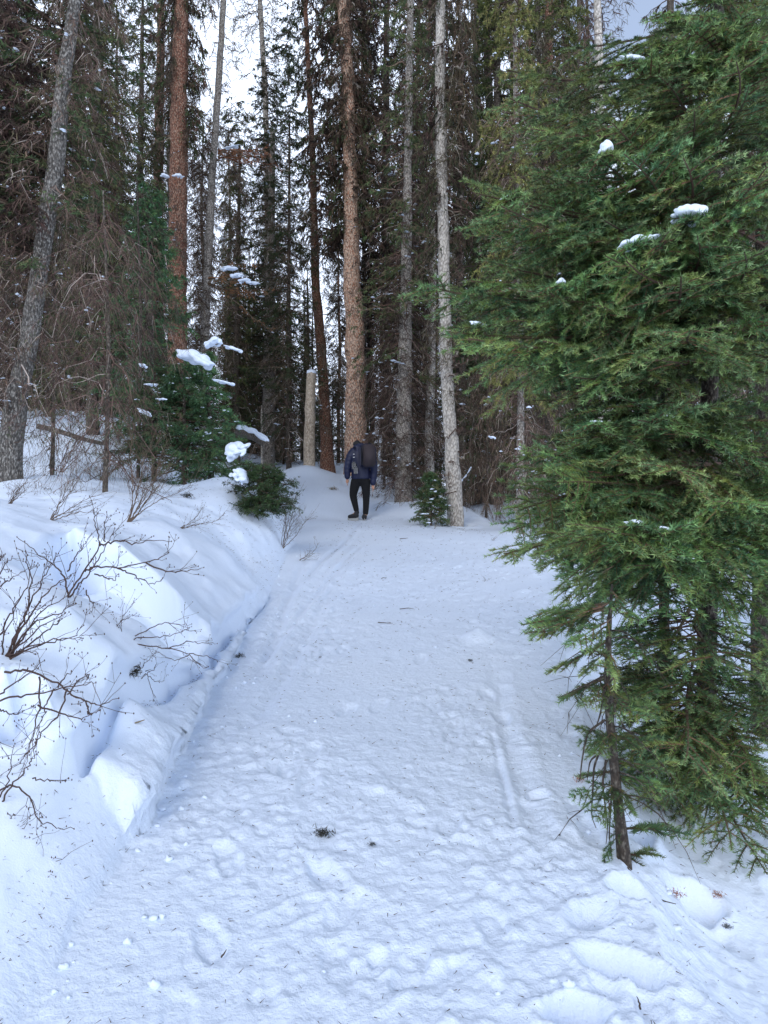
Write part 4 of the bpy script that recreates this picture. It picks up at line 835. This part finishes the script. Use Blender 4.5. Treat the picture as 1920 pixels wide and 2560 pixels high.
def log(name, p0, p1, r, label, snow=True, mat='bark_dark', cat='log'):
    p0, p1 = Vector(p0), Vector(p1); e = empty(name, p0, label, cat); g = G(); n = 9; t = np.linspace(0, 1, n)
    Q = np.stack([(p1 - p0)[i] * t for i in range(3)], 1); Q[:, 2] += .06 * np.sin(t * 3 + r * 50); tubes(g, Q[None], (r * (1 - .35 * t))[None], 10, cap=True); link('trunk', g.mesh('trunk', [M[mat]], True), e)
    if snow:
        g = G(); Q2 = Q.copy(); Q2[:, 2] += r * .75; tubes(g, Q2[None], (r * (.85 - .3 * t) * (1 + .3 * np.sin(t * 17)))[None], 10, flat=.7, cap=True); link('snow_cover', g.mesh('snow_cover', [M['snow_clump']], True), e)
    return e
log('fallen_log', PX(600, 1078, 17), PX(668, 1116, 15.5), .12, 'fallen log topped with snow behind the dark bush')
log('fallen_log', PX(95, 1078, 9.6), PX(270, 1098, 9.3), .035, 'bare brown fallen stem bent across the left bank', False)
log('broken_snag', PX(946, 1180, 20), PX(953, 1100, 20.2), .09, 'short broken snag with a snowy tip right behind the backpack', True, 'bark_grey', 'snag')
log('fallen_branch', PX(1152, 1215, 17), PX(1178, 1165, 17), .045, 'snow-covered fallen branch right of the curving pale trunk', True)

# ------------------------------------------------------------------ bare shrubs on the bank
def stem_set(f, lines, d0, d1, r0, mat, twn=5, bud=True, seed=0, tl=.12):
    """main stems drawn pixel by pixel at their real distance; each stem with its twigs and buds is one part"""
    rs = random.Random(seed)
    for ln in lines:
        n0 = len(ln); P = np.array([list(PX(u, v, d0 + (d1 - d0) * i / max(1, n0 - 1)) - f.location) for i, (u, v) in enumerate(ln)])
        t0 = np.linspace(0, 1, n0); t = np.linspace(0, 1, n0 * 4); Q = np.stack([np.interp(t, t0, P[:, i]) for i in range(3)], 1)
        for _ in range(2): Q[1:-1] = (Q[:-2] + 2 * Q[1:-1] + Q[2:]) / 4
        Q[1:-1] += np.array([[rs.gauss(0, .0035) for _ in range(3)] for _ in range(len(Q) - 2)])
        length = float(np.linalg.norm(np.diff(Q, axis=0), axis=1).sum()); r = r0 * .86 * min(1, .4 + length * .8)
        g = G(); tubes(g, Q[None], (r * (1 - .72 * t))[None], 6)
        TP, TR, buds = [], [], [Q[-1]]
        for k in range(int(twn * (.6 + length))):
            tt = rs.uniform(.2, .98); f_ = tt * (len(Q) - 1); i = min(int(f_), len(Q) - 2); p = Q[i] + (Q[i + 1] - Q[i]) * (f_ - i); d = norm(Q[i + 1] - Q[i])
            dv = norm(d * .9 + np.array([rs.gauss(0, .5), rs.gauss(0, .25), rs.gauss(.15, .4)])); l = tl * rs.uniform(.35, 1.4)
            pts = [p + dv * l * (m / 4) + np.array([rs.gauss(0, .003), 0, .06 * l * (m / 4) ** 2 + rs.gauss(0, .003)]) for m in range(5)]
            TP.append(pts); TR.append([r * .34 * (1 - .13 * m) for m in range(5)]); buds.append(pts[-1])
            for j in range(rs.randrange(0, 4)):
                m = rs.randrange(1, 4); q = pts[m]; dv2 = norm(dv + np.array([rs.gauss(0, .7), rs.gauss(0, .3), rs.gauss(.1, .5)])); l2 = l * .5 * rs.uniform(.4, 1)
                pp = [q + dv2 * l2 * (m2 / 4) for m2 in range(5)]; TP.append(pp); TR.append([r * .24 * (1 - .1 * m2) for m2 in range(5)]); buds.append(pp[-1])
        if TP: tubes(g, TP, TR, 3)
        if bud:
            B = np.array(buds); up = np.array([0, 0, 1.0]); b = r0 * .5
            tubes(g, np.stack([B - up * b, B, B + up * b * 1.4], 1), np.tile([b * .4, b * .8, b * .15], (len(B), 1)), 4)
        link('stem', g.mesh('stem', [M[mat]], True), f)
def shrub(u, v, label, lines, dd=(0, -.1), r0=.008, mat='shrub', conv=None, **k):
    h = hit(u, v); f = empty('bare_shrub', h, label, 'shrub', 'bare shrubs on the snow bank')
    if conv:
        ox, oy, s = conv; lines = [[(ox + x / s, oy + y / s) for x, y in ln] for ln in lines]
    stem_set(f, lines, h.y + dd[0], h.y + dd[1], r0, mat, seed=int(u * 7 + v), **k); return f
cA = (0, 1300, 2.9625); cB = (0, 1900, 1.728)
shrub(172, 1505, 'tall bare shrub rising from the hole above the snow hollow', [[(505, 660), (505, 600), (510, 540), (630, 380), (740, 190), (730, 120), (700, 0), (690, -70)], [(630, 380), (700, 340), (870, 358), (1080, 310), (1200, 270), (1250, 240)], [(1080, 315), (1240, 385), (1390, 378), (1510, 352)], [(870, 358), (960, 390), (1050, 450), (1130, 480), (1205, 430)], [(740, 190), (800, 170), (900, 150), (1000, 180), (1110, 150), (1270, 158)], [(505, 600), (560, 500), (640, 420), (720, 300), (780, 200), (850, 60)], [(500, 380), (540, 300), (610, 200), (680, 100)], [(505, 640), (600, 650), (615, 700)],
      [(700, 400), (800, 430), (850, 440), (880, 400)], [(510, 560), (470, 400), (400, 330), (330, 290), (240, 210), (125, 125)], [(780, 160), (770, 60), (790, -60)], [(640, 520), (665, 600), (700, 625), (650, 710)]], conv=cA, r0=.0075, dd=(0, -.15))
shrub(16, 1648, 'dense fan-shaped bare shrub at the left edge', [[(40, 1050), (110, 900), (190, 720), (240, 470), (200, 340), (190, 230)], [(40, 1050), (160, 870), (330, 650), (500, 560)], [(30, 1050), (100, 880), (280, 620), (430, 470), (560, 390)], [(60, 1050), (200, 930), (440, 880), (615, 877)], [(50, 1050), (230, 760), (440, 690), (560, 620)], [(0, 850), (60, 730), (110, 660), (200, 480), (240, 300)], [(40, 1050), (240, 830), (480, 690)], [(40, 1050), (130, 800), (250, 560), (330, 420), (380, 320)],
      [(30, 1020), (20, 900), (100, 690), (150, 500)], [(0, 490), (60, 440), (180, 380)], [(0, 400), (40, 320), (90, 270)], [(0, 300), (30, 262)], [(60, 1040), (300, 860), (430, 760), (440, 740)], [(60, 1010), (140, 960), (280, 990)], [(60, 1040), (200, 960), (380, 900), (540, 870), (620, 780)]], conv=cA, r0=.0065, dd=(0, -.15))
shrub(310, 1600, 'bare shrub spreading right across the snow hollow', [[(920, 885), (1040, 870), (1210, 870), (1360, 820), (1420, 790)], [(920, 890), (1060, 930), (1250, 950), (1400, 990), (1500, 1100), (1540, 1085)], [(1010, 930), (1030, 1080), (1040, 1140)], [(790, 870), (890, 760), (990, 600)], [(1000, 860), (1180, 760), (1290, 770), (1420, 770)], [(890, 760), (1010, 690)], [(920, 885), (890, 820), (920, 620)], [(1400, 990), (1550, 1010), (1610, 1050)], [(1250, 950), (1380, 900), (1500, 910), (1610, 915)], [(1400, 1000), (1300, 1050), (1170, 980)]], conv=cA, r0=.0055, dd=(0, -.05))
shrub(345, 1705, 'small bare sprig beside the dark moss clump on the bank', [[(1010, 1200), (1100, 1130), (1160, 1080), (1140, 1000), (1100, 950)], [(1090, 1140), (1110, 1230), (1150, 1320), (1140, 1340)], [(1000, 1140), (1080, 1050), (1160, 980)], [(1100, 1160), (1170, 1210), (1215, 1190)], [(900, 1300), (950, 1290), (1040, 1355)], [(950, 1290), (1000, 1240)]], conv=cA, r0=.0045, dd=(0, -.03), tl=.07)
shrub(68, 1880, 'long arching bare shrub at the lower left', [[(35, 1125), (200, 1115), (390, 1190), (520, 1290), (640, 1340), (720, 1380), (880, 1320)], [(640, 1340), (650, 1420), (660, 1440), (740, 1405)], [(500, 1250), (460, 1400), (300, 1600), (200, 1730), (150, 1800)], [(290, 1160), (300, 1400), (240, 1600), (200, 1760)], [(280, 1370), (450, 1430), (600, 1480), (740, 1410)], [(0, 1340), (180, 1300), (400, 1260), (600, 1220), (710, 1205)], [(0, 1290), (130, 1190), (330, 1040)], [(500, 1290), (600, 1170), (660, 1145)], [(430, 1240), (480, 1150), (530, 1120)], [(0, 1400), (60, 1430), (130, 1440), (190, 1370)], [(400, 1250), (340, 1360), (310, 1480), (260, 1650)]], conv=cA, r0=.0065, dd=(0, -.1))
shrub(10, 2010, 'bare shrub reaching in from the left edge near the bottom', [[(0, 190), (60, 100), (120, 30), (140, 0), (170, -120)], [(0, 160), (50, 60), (60, -60)], [(0, 130), (60, 100), (140, 160), (150, 250), (230, 290), (320, 298)], [(0, 410), (40, 330), (45, 260), (58, 235)], [(0, 480), (100, 520), (150, 530), (190, 470), (240, 420)], [(0, 400), (70, 420), (110, 460), (155, 465)], [(0, 640), (60, 680), (105, 695)], [(0, 300), (60, 300), (130, 280)], [(140, 80), (200, 90), (285, 88)], [(0, 577), (60, 577)], [(0, 380), (60, 360), (105, 355)]], conv=cB, r0=.006, dd=(0, -.05))
def fan(u, v, n, ang, spread, lpx, label, r0=.006, mat='shrub_tan', seed=1, tl=.14, twn=7):
    rs = random.Random(seed); lines = []
    for i in range(n):
        a = math.radians(ang + rs.uniform(-spread, spread)); l = lpx * rs.uniform(.5, 1.05); pts = [(u + rs.uniform(-3, 3), v + 6)]; a0 = a; x, y = pts[0]
        for k in range(5): x += math.cos(a0) * l / 5; y -= math.sin(a0) * l / 5; pts.append((x, y)); a0 += rs.gauss(0, .16)
        lines.append(pts)
    return shrub(u, v, label, lines, r0=r0, mat=mat, tl=tl, twn=twn, dd=(0, -.1))
fan(318, 1305, 9, 48, 26, 230, 'tan bare shrub sweeping up to the right on the bank crest', seed=2, tl=.26)
fan(120, 1300, 6, 50, 30, 150, 'sparse tan shrub on the bank below the leaning spruce', seed=3, tl=.2)
fan(250, 1200, 16, 95, 55, 190, 'tangled brown brush at the foot of the dead sapling', seed=4, tl=.3, r0=.005)
fan(150, 1180, 10, 80, 45, 150, 'thin tangled brush just right of the leaning spruce foot', seed=5, tl=.3, r0=.005)
fan(705, 1366, 7, 62, 28, 145, 'tan bare shrub where the bank meets the path', seed=6, tl=.22, twn=9)
fan(742, 1400, 4, 35, 22, 75, 'little bare sprig below the shrub at the path edge', seed=7, tl=.12)
fan(440, 1318, 4, 22, 14, 130, 'low bare twig lying right of the bank-crest shrub', seed=8, tl=.14)
fan(20, 1260, 6, 60, 30, 110, 'small tan shrub on the bank at the left edge', seed=9, tl=.2)
fan(395, 1190, 8, 75, 35, 150, 'thin tan brush in front of the snowy young fir', seed=10, tl=.25, r0=.005)
fan(1085, 1322, 3, 80, 25, 45, 'tiny dry sprig at the right edge of the path', seed=12, tl=.1, r0=.004)
fan(1125, 1315, 5, 75, 35, 50, 'tiny bare sprig in front of the pale grey trunk', seed=13, tl=.12, r0=.005)
fan(1235, 1308, 8, 90, 45, 75, 'small twiggy shrub in the snow right of the pale trunk', seed=14, tl=.2, r0=.006)
fan(1215, 1452, 4, 85, 35, 26, 'short dry grass-like sprig in the middle of the path', seed=15, tl=.04, r0=.003, twn=2)
fan(1228, 1352, 3, 70, 30, 28, 'two short brown sprigs near the forest edge of the path', seed=16, tl=.05, r0=.006, twn=3)
fan(985, 1205, 9, 90, 40, 90, 'scrubby twigs at the foot of the shaggy spruce', seed=17, tl=.25, r0=.007)
fan(730, 1150, 5, 60, 50, 50, 'low twigs left of the cut stump', seed=18, tl=.2, r0=.008)

# ------------------------------------------------------------------ bits on the snow
def tuft(u, v, size, label, name='moss_clump', mat='moss', n=160, flat=.4, cat='moss clump'):
    h = hit(u, v); g = G(); rs = np.random.default_rng(int(u + v)); p = rs.normal(size=(n, 3)) * np.array([size, size * .8, size * flat]) * .4
    d = rs.normal(size=(n, 3)); c = np.full((n, 3), .5); leaves(g, p, d, rs.uniform(.3, 1, n) * size * .7, np.full(n, size * .08), c)
    o = link(name, g.mesh(name, [M[mat]]), None, h + Vector((0, 0, size * .12 + .012))); return tag(o, label, cat, 'bits lying on the snow')
tuft(808, 2092, .045, 'dark green moss clump lying on the path in the foreground')
tuft(322, 1694, .075, 'black moss clump beside the small bare sprig on the bank', n=260)  # dark moss tuft resting on the bank; no hollow is cut here
tuft(598, 1645, .045, 'small black moss clump above the broken slab edge')
tuft(466, 1244, .09, 'dark clump in the snow below the young firs')
tuft(833, 1225, .12, 'brown lichen clump on the path left of the hiker', 'lichen_clump', 'leaf')
tuft(800, 1648, .014, 'tiny dark speck of moss on the path left of centre')
tuft(1175, 1656, .022, 'short dark sprig on the path right of centre')
tuft(930, 2120, .018, 'tiny moss scrap right of the foreground moss clump')
tuft(260, 1368, .05, 'dark lichen tuft caught in the tall bare shrub', 'lichen_clump')
tuft(1690, 2245, .04, 'rusty bark scrap on the snow under the fir', 'bark_scrap', 'orange_leaf', 80, cat='bark scrap')
tuft(1795, 2248, .035, 'second brown bark scrap farther right on the snow', 'bark_scrap', 'orange_leaf', 80, cat='bark scrap')
tuft(1448, 1955, .035, 'orange needle scrap where a thin twig meets the snow', 'bark_scrap', 'orange_leaf', 80, cat='bark scrap')
tuft(1818, 2325, .022, 'small dark sprig on the snow at the lower right')
def stick(u, v, l, a, label, r=.004):
    h = hit(u, v); rs = random.Random(int(u)); P = []
    for k in range(6):
        s = (k / 5 - .5) * l; x = h.x + math.cos(a) * s; y = h.y + math.sin(a) * s; P.append((x - h.x + rs.gauss(0, l * .02), y - h.y + rs.gauss(0, l * .02), gz(x, y) - h.z + .012 + abs(rs.gauss(0, .003))))
    g = G(); tubes(g, [P], [[r, r, r * .9, r * .8, r * .6, r * .3]], 5); o = link('stick', g.mesh('stick', [M['stick']], True), None, h); tag(o, label, 'stick', 'bits lying on the snow')
stick(963, 1561, .16, -.5, 'short brown stick lying in the middle of the path')
stick(1018, 1525, .14, .1, 'thin twig on the path just right of the stick')
stick(960, 1448, .10, .9, 'tiny dark twig farther up the path')
stick(1010, 1348, .14, .1, 'little twig on the path below the hiker', .006)
stick(560, 2395, .03, 1.2, 'dark splinter on the snow at the lower left', .003)
stick(1597, 2520, .05, 1.4, 'dark splinter at the bottom of the picture', .003)
h = hit(343, 1815)
g = G(); g.add([(-.03, 0, .012), (.0, -.015, .02), (.034, .0, .03), (.004, .014, .016), (-.03, 0, .008), (.0, -.015, .016), (.034, .0, .026), (.004, .014, .012)], [(0, 1, 2, 3), (7, 6, 5, 4), (0, 4, 5, 1), (1, 5, 6, 2), (2, 6, 7, 3), (3, 7, 4, 0)])
tag(link('dry_leaf', g.mesh('dry_leaf', [M['leaf']]), None, h), 'single curled dry leaf on the bank near the crack', 'leaf')
def litter():
    n = 6500; g = G(); y = 2.1 * np.exp(R.random(n) * 2.1); x = np.where(R.random(n) < .62, XL(y) - np.abs(R.normal(0, .9, n)), R.uniform(-1, 1.9, n)) + 0 * y
    z = ground(x, y, True) + .004; a = R.uniform(0, 6.28, n); d = np.stack([np.cos(a), np.sin(a), R.normal(0, .25, n)], 1)
    leaves(g, np.stack([x, y, z], 1), d, R.uniform(.007, .024, n) * (1 + y / 9), .0022 * (1 + y / 8), np.full((n, 3), .06)); tag(link('needle_litter', g.mesh('needle_litter', [M['stick']])), kind='stuff')
litter()
def crumbs():
    g = G(); rs = random.Random(9)
    t = np.array([(0, 0, 1), (1, 0, 0), (0, 1, 0), (-1, 0, 0), (0, -1, 0), (0, 0, -1), (.7, .7, .4), (-.7, .6, .3), (-.6, -.7, .4), (.6, -.7, .35)], float)
    for i in range(130):
        y = 2.2 * math.exp(rs.random() * 1.9); q = rs.random()
        if q < .45: x = float(XL(y)) + abs(rs.gauss(0, .18))
        elif q < .8: x = float(XR(y)) + rs.gauss(0, .2)
        else: x = rs.uniform(-1, 1.6)
        s = rs.uniform(.005, .014) if rs.random() < .93 else rs.uniform(.014, .02)
        nu, nv = 7, 5; th = np.linspace(0, 6.283, nu, endpoint=False); ph = np.linspace(-1.5, 1.5, nv); T, Pp = np.meshgrid(th, ph); k = 1 + .9 * (R.random(T.shape) - .5)
        V = np.stack([np.cos(T) * np.cos(Pp) * k, np.sin(T) * np.cos(Pp) * k * .8, np.sin(Pp) * .7 * k], -1).reshape(-1, 3) * s + np.array([x, y, gz(x, y) + s * .35])
        ii = np.arange(nv - 1)[:, None] * nu; ss = np.arange(nu)[None, :]; b = (ss + 1) % nu
        g.add(V, np.stack([ii + ss, ii + b, ii + nu + b, ii + nu + ss], -1).reshape(-1, 4))
    tag(link('snow_crumbs', g.mesh('snow_crumbs', [M['snow_clump']], True)), kind='stuff')
crumbs()

# ------------------------------------------------------------------ the hiker
PD = 17.0; PK = PD / FPX
def HP(cx, cy, dy=0.0): return np.array([(820 + cx / 8.506 - 960) * PK, dy, (1280 - 1060 - cy / 8.506) * PK + CAMZ])
foot = HP(700, 1975); org = Vector((foot[0], PD, min(foot[2], gz(foot[0], PD) + .01)))
def H(cx, cy, dy=0.0): return HP(cx, cy, dy) - np.array([foot[0], 0, foot[2]])
def loft(g, pts, ra, rb_=None, sides=14, m=0):
    """closed rounded tube through pts, radii ra (x) and rb (y)"""
    P = np.array(pts, float); n = len(P); t0 = np.arange(n); t = np.linspace(0, n - 1, (n - 1) * 4 + 1)
    Q = np.stack([np.interp(t, t0, P[:, i]) for i in range(3)], 1); A = np.interp(t, t0, ra); B = np.interp(t, t0, rb_ if rb_ is not None else ra)
    for _ in range(2): Q[1:-1] = (Q[:-2] + 2 * Q[1:-1] + Q[2:]) / 4; A[1:-1] = (A[:-2] + 2 * A[1:-1] + A[2:]) / 4; B[1:-1] = (B[:-2] + 2 * B[1:-1] + B[2:]) / 4
    T = norm(np.gradient(Q, axis=0)); X = norm(np.cross(np.array([0, 1.0, 0]), T) + 1e-6); Y = np.cross(T, X)
    # rounded ends
    e0 = Q[0] - T[0] * min(A[0], B[0]) * .6; e1 = Q[-1] + T[-1] * min(A[-1], B[-1]) * .6
    Q = np.vstack([e0, Q, e1]); A = np.concatenate([[A[0] * .45], A, [A[-1] * .45]]); B = np.concatenate([[B[0] * .45], B, [B[-1] * .45]]); X = np.vstack([X[0], X, X[-1]]); Y = np.vstack([Y[0], Y, Y[-1]])
    th = np.arange(sides) * 2 * math.pi / sides; n = len(Q)
    V = Q[:, None] + A[:, None, None] * np.cos(th)[None, :, None] * X[:, None] + B[:, None, None] * np.sin(th)[None, :, None] * Y[:, None]
    i = np.arange(n - 1)[:, None] * sides; s = np.arange(sides)[None, :]; b = (s + 1) % sides
    g.add(V.reshape(-1, 3), np.stack([i + s, i + b, i + sides + b, i + sides + s], -1).reshape(-1, 4), None, m)
    for k in (0, n - 1): g.add(np.vstack([V[k], Q[k]]), [[j, (j + 1) % sides, sides] if k else [(j + 1) % sides, j, sides] for j in range(sides)], None, m)
person = empty('person', org, 'hiker seen from behind in navy puffer jacket and black trousers walking up the path', 'person')
def hand(g, w, dirx, side):
    w = np.array(w); loft(g, [w, w + [0.004 * side, -.004, -.05], w + [.006 * side, -.01, -.095]], [.024, .034, .032], [.018, .019, .016])
    for i, (o, l) in enumerate(((-.026, .062), (-.009, .074), (.009, .070), (.025, .054))):
        b = w + [.006 * side, o, -.09]; loft(g, [b, b + [.006 * side, -.002, -l * .5], b + [.004 * side + .014 * dirx, -.004, -l]], [.0095, .009, .0075], None, 8)
    b = w + [.0, -.024, -.035]; loft(g, [b, b + [.012 * dirx, -.024, -.03], b + [.016 * dirx, -.026, -.06]], [.012, .011, .009], None, 8)
LW, RW = H(415, 1085, -.02), H(955, 1215, -.05)
g = G()
loft(g, [H(690, 1120), H(690, 1000), H(660, 700), H(645, 520, .03), H(640, 440, .05)], [.15, .14, .17, .17, .07], [.11, .10, .12, .11, .07])
loft(g, [H(640, 450, .05), H(632, 410, .09), H(622, 375, .12)], [.06, .058, .06])
loft(g, [H(625, 420, .13), H(620, 385, .14), H(618, 340, .145), H(618, 305, .14)], [.055, .075, .078, .05], [.07, .09, .095, .06])   # head, bowed forward
loft(g, [H(612, 395, .23), H(612, 385, .245)], [.012, .010])                                                                           # nose
for s_ in (-1, 1): loft(g, [H(618, 385, .14) + np.array([s_ * .077, 0, .01]), H(618, 395, .14) + np.array([s_ * .079, 0, -.015])], [.008, .006], [.016, .012])
loft(g, [H(520, 500, .0), H(430, 800, -.03), LW], [.055, .045, .027]); loft(g, [H(640, 500), H(520, 500)], [.08, .06])
loft(g, [H(880, 540, .0), H(975, 880, -.04), RW], [.055, .045, .027]); loft(g, [H(690, 520), H(880, 540)], [.08, .06])
loft(g, [H(610, 1120), H(535, 1440, .05), H(605, 1800, -.02)], [.085, .058, .036]); loft(g, [H(780, 1120), H(805, 1450, .02), H(790, 1860, -.02)], [.085, .058, .036])
loft(g, [H(605, 1830, -.01), H(470, 1915, .05)], [.045, .035]); loft(g, [H(790, 1880, -.02), H(770, 1940, .14)], [.045, .035])
hand(g, LW, 1, -1); hand(g, RW, -1, 1)
fused('body', g, [M['skin']], person, .0065, 2)
# jacket, quilted: rings swell between the seams
g = G()
ty = [1085, 1000, 920, 840, 760, 680, 600, 530, 480, 440]; tx = [700, 698, 692, 685, 675, 662, 655, 648, 645, 640]; tw_ = [.215, .205, .205, .200, .200, .200, .200, .190, .150, .10]
pts, ra, rb2 = [], [], []
for i in range(len(ty)):
    pts.append(H(tx[i], ty[i], .0 + .05 * max(0, (700 - ty[i])) / 260)); ra.append(tw_[i]); rb2.append(tw_[i] * .72)
loft(g, pts, ra, rb2, 24)
loft(g, [H(590, 470, .04), H(700, 480, .03)], [.13, .13], [.12, .12])
for pl in ([H(560, 505, .01), H(490, 600, -.01), H(450, 700, -.03), H(425, 820, -.04), H(412, 950, -.04), H(412, 1080, -.03)], [H(840, 540, .01), H(920, 640, -.01), H(965, 760, -.03), H(980, 900, -.04), H(972, 1060, -.05), H(955, 1215, -.05)]):
    n = 16; t0 = np.arange(6); t = np.linspace(0, 5, n); Q = np.stack([np.interp(t, t0, np.array(pl)[:, i]) for i in range(3)], 1)
    rad = np.interp(t, t0, [.10, .098, .09, .082, .074, .060]) * (1 + .07 * np.cos(np.arange(n) * math.pi))
    loft(g, Q, rad, rad * .95, 16)
loft(g, [H(565, 425, .05), H(610, 402, .06), H(690, 385, .02), H(770, 392, -.02), H(835, 410, -.03)], [.035, .050, .058, .048, .025], [.09, .11, .11, .09, .05], 18)       # hood, thrown back
fused('jacket', g, [M['jacket']], person, .010, 3)
g = G(); loft(g, [H(614, 375, .12), H(614, 335, .12), H(616, 302, .12)], [.092, .094, .062], [.10, .105, .07]); fused('beanie', g, [M['black']], person, .009, 2)
g = G()
loft(g, [H(705, 1060), H(700, 1130), H(695, 1190)], [.19, .185, .14], [.14, .14, .11], 18)
loft(g, [H(600, 1130), H(560, 1280, .02), H(530, 1440, .05), H(565, 1600, .02), H(602, 1750, -.01), H(606, 1775, -.01)], [.115, .105, .085, .072, .060, .058], [.12, .105, .085, .075, .06, .058])
loft(g, [H(790, 1130), H(805, 1290, .02), H(812, 1450, .03), H(812, 1620, .0), H(800, 1810, -.02), H(798, 1840, -.02)], [.115, .100, .083, .072, .062, .060], [.12, .105, .085, .075, .062, .06])
fused('trousers', g, [M['trousers']], person, .010, 3)
for (a_, t_) in (((606, 1790, -.01), (606, 1815, -.01)), ((793, 1850, -.02), (790, 1880, -.02))):
    g = G(); loft(g, [H(*a_), H(*t_)], [.047, .044]); link('sock', g.mesh('sock', [M['sock']], True), person)
def shoe(heel, toe, ank):
    g = G(); loft(g, [heel + [0, 0, .02], (heel + toe) / 2 + [0, 0, .015], toe], [.050, .052, .040], [.045, .048, .030]); loft(g, [(heel * .75 + toe * .25), ank], [.056, .054]); fused('shoe', g, [M['black']], person, .008, 2)
    g = G(); v = norm(toe - heel); dn = np.array([0, 0, -.048]); loft(g, [heel + dn - v * .02, (heel + toe) / 2 + dn, toe + dn * .7 + v * .02], [.052, .053, .042], [.012, .012, .011]); fused('sole', g, [M['sole']], person, .007, 1)
shoe(H(630, 1895, -.02), H(440, 1905, .03), H(618, 1790, -.01)); shoe(H(775, 1930, -.05), H(745, 1925, .14), H(785, 1870, -.03))
# backpack: its own thing, carried
bp = empty('backpack', org, 'large boxy dark brown-grey backpack with navy side on the hiker', 'backpack')
def rbox(g, c, hx, hy, hz, bev, rot=0.0, tilt=0.0, m=0):
    import bmesh
    bm = bmesh.new(); bmesh.ops.create_cube(bm, size=2)
    for v in bm.verts: v.co = Vector((v.co.x * hx, v.co.y * hy, v.co.z * hz))
    bmesh.ops.bevel(bm, geom=bm.edges[:], offset=bev, segments=3, affect='EDGES'); Mx = Matrix.Rotation(rot, 4, 'Z') @ Matrix.Rotation(tilt, 4, 'Y')
    bm.transform(Mx); bmesh.ops.triangulate(bm, faces=bm.faces[:]); bm.verts.ensure_lookup_table()
    g.add(np.array([list(v.co) for v in bm.verts]) + np.array(c), [[v.index for v in f.verts] for f in bm.faces], None, m); bm.free()
def rpart(name, c, h, bev, mat, parent, rot=.12, tilt=-.05, sm=False):
    g = G(); rbox(g, c, *h, bev, rot, tilt); return link(name, g.mesh(name, [M[mat]], sm), parent)
rpart('main_compartment', H(845, 620, -.245), (.190, .10, .262), .085, 'pack_navy', bp, sm=True)
rpart('front_panel', H(880, 625, -.365), (.138, .035, .240), .034, 'pack', bp, sm=True)
rpart('side_pocket', H(690, 640, -.30), (.028, .06, .20), .015, 'pack_navy', bp)
rpart('logo_patch', H(945, 830, -.405), (.028, .004, .008), .002, 'black', bp)
g = G(); tubes(g, [[tuple(H(860, 385, -.30)), tuple(H(880, 362, -.31)), tuple(H(910, 368, -.31)), tuple(H(930, 395, -.30))]], [[.012] * 4], 6); link('handle', g.mesh('handle', [M['black']], True), bp)
for xx in (720, 755):
    g = G(); tubes(g, [[tuple(H(xx, 400, -.385 + .03 * (755 - xx) / 35)), tuple(H(xx + 2, 620, -.39 + .03 * (755 - xx) / 35)), tuple(H(xx - 8, 820, -.385 + .03 * (755 - xx) / 35))]], [[.006] * 3], 5); link('zip', g.mesh('zip', [M['black']], True), bp)
for (xa, xb) in ((590, 560), (760, 840)):
    g = G(); tubes(g, [[tuple(H(xb, 440, -.17)), tuple(H(xa, 430, .0)), tuple(H(xa, 520, .14)), tuple(H(xa, 700, .15)), tuple(H(xb, 850, .0)), tuple(H(xb, 870, -.15))]], [[.022] * 6], 6, flat=.4); link('strap', g.mesh('strap', [M['black']], True), bp)
# gloves clipped to the pack
gl = empty('gloves', org, 'pair of black gloves with white seams dangling from the left of the backpack', 'gloves')
for k, (cx, cy, ang) in enumerate(((560, 760, .12), (600, 860, -.1))):
    g = G(); w = H(cx, cy, -.30 - .05 * k)
    loft(g, [w, w + [0, 0, -.05], w + [.0, 0, -.10]], [.032, .042, .042], [.018, .02, .018], 12)
    for i in range(4): b_ = w + [-.032 + .021 * i, 0, -.10]; loft(g, [b_, b_ + [ang * .02 - .006 + .004 * i, -.008, -.035], b_ + [ang * .04, -.004, -.065 + .01 * abs(i - 1.5)]], [.011, .011, .009], None, 8)
    b_ = w + [.04, 0, -.03]; loft(g, [b_, b_ + [.02, 0, -.03], b_ + [.024, 0, -.055]], [.012, .011, .009], None, 8)
    f_ = fused('glove', g, [M['black']], gl, .006, 1)
    g = G(); S2 = []
    for i in range(4): x0 = -.034 + .023 * i; S2.append([tuple(w + [x0, -.021, -.02]), tuple(w + [x0, -.025, -.07]), tuple(w + [x0 + .006, -.020, -.115]), tuple(w + [x0 + .004, -.018, -.15])])
    S2.append([tuple(w + [-.03, -.02, .0]), tuple(w + [-.01, -.024, -.004]), tuple(w + [.012, -.024, -.004]), tuple(w + [.032, -.02, 0])])
    tubes(g, S2, [[.0026] * 4] * 5, 4); link('seam', g.mesh('seam', [M['white_line']], True), gl)
g = G(); tubes(g, [[tuple(H(560, 600, -.22)), tuple(H(562, 680, -.28)), tuple(H(560, 760, -.30))]], [[.006] * 3], 5); link('carabiner', g.mesh('carabiner', [M['black']], True), gl)
for yy in (592, 655):
    g = G(); rbox(g, H(560, yy, -.275), .016, .008, .008, .002); link('clip', g.mesh('clip', [M['white_line']]), gl)
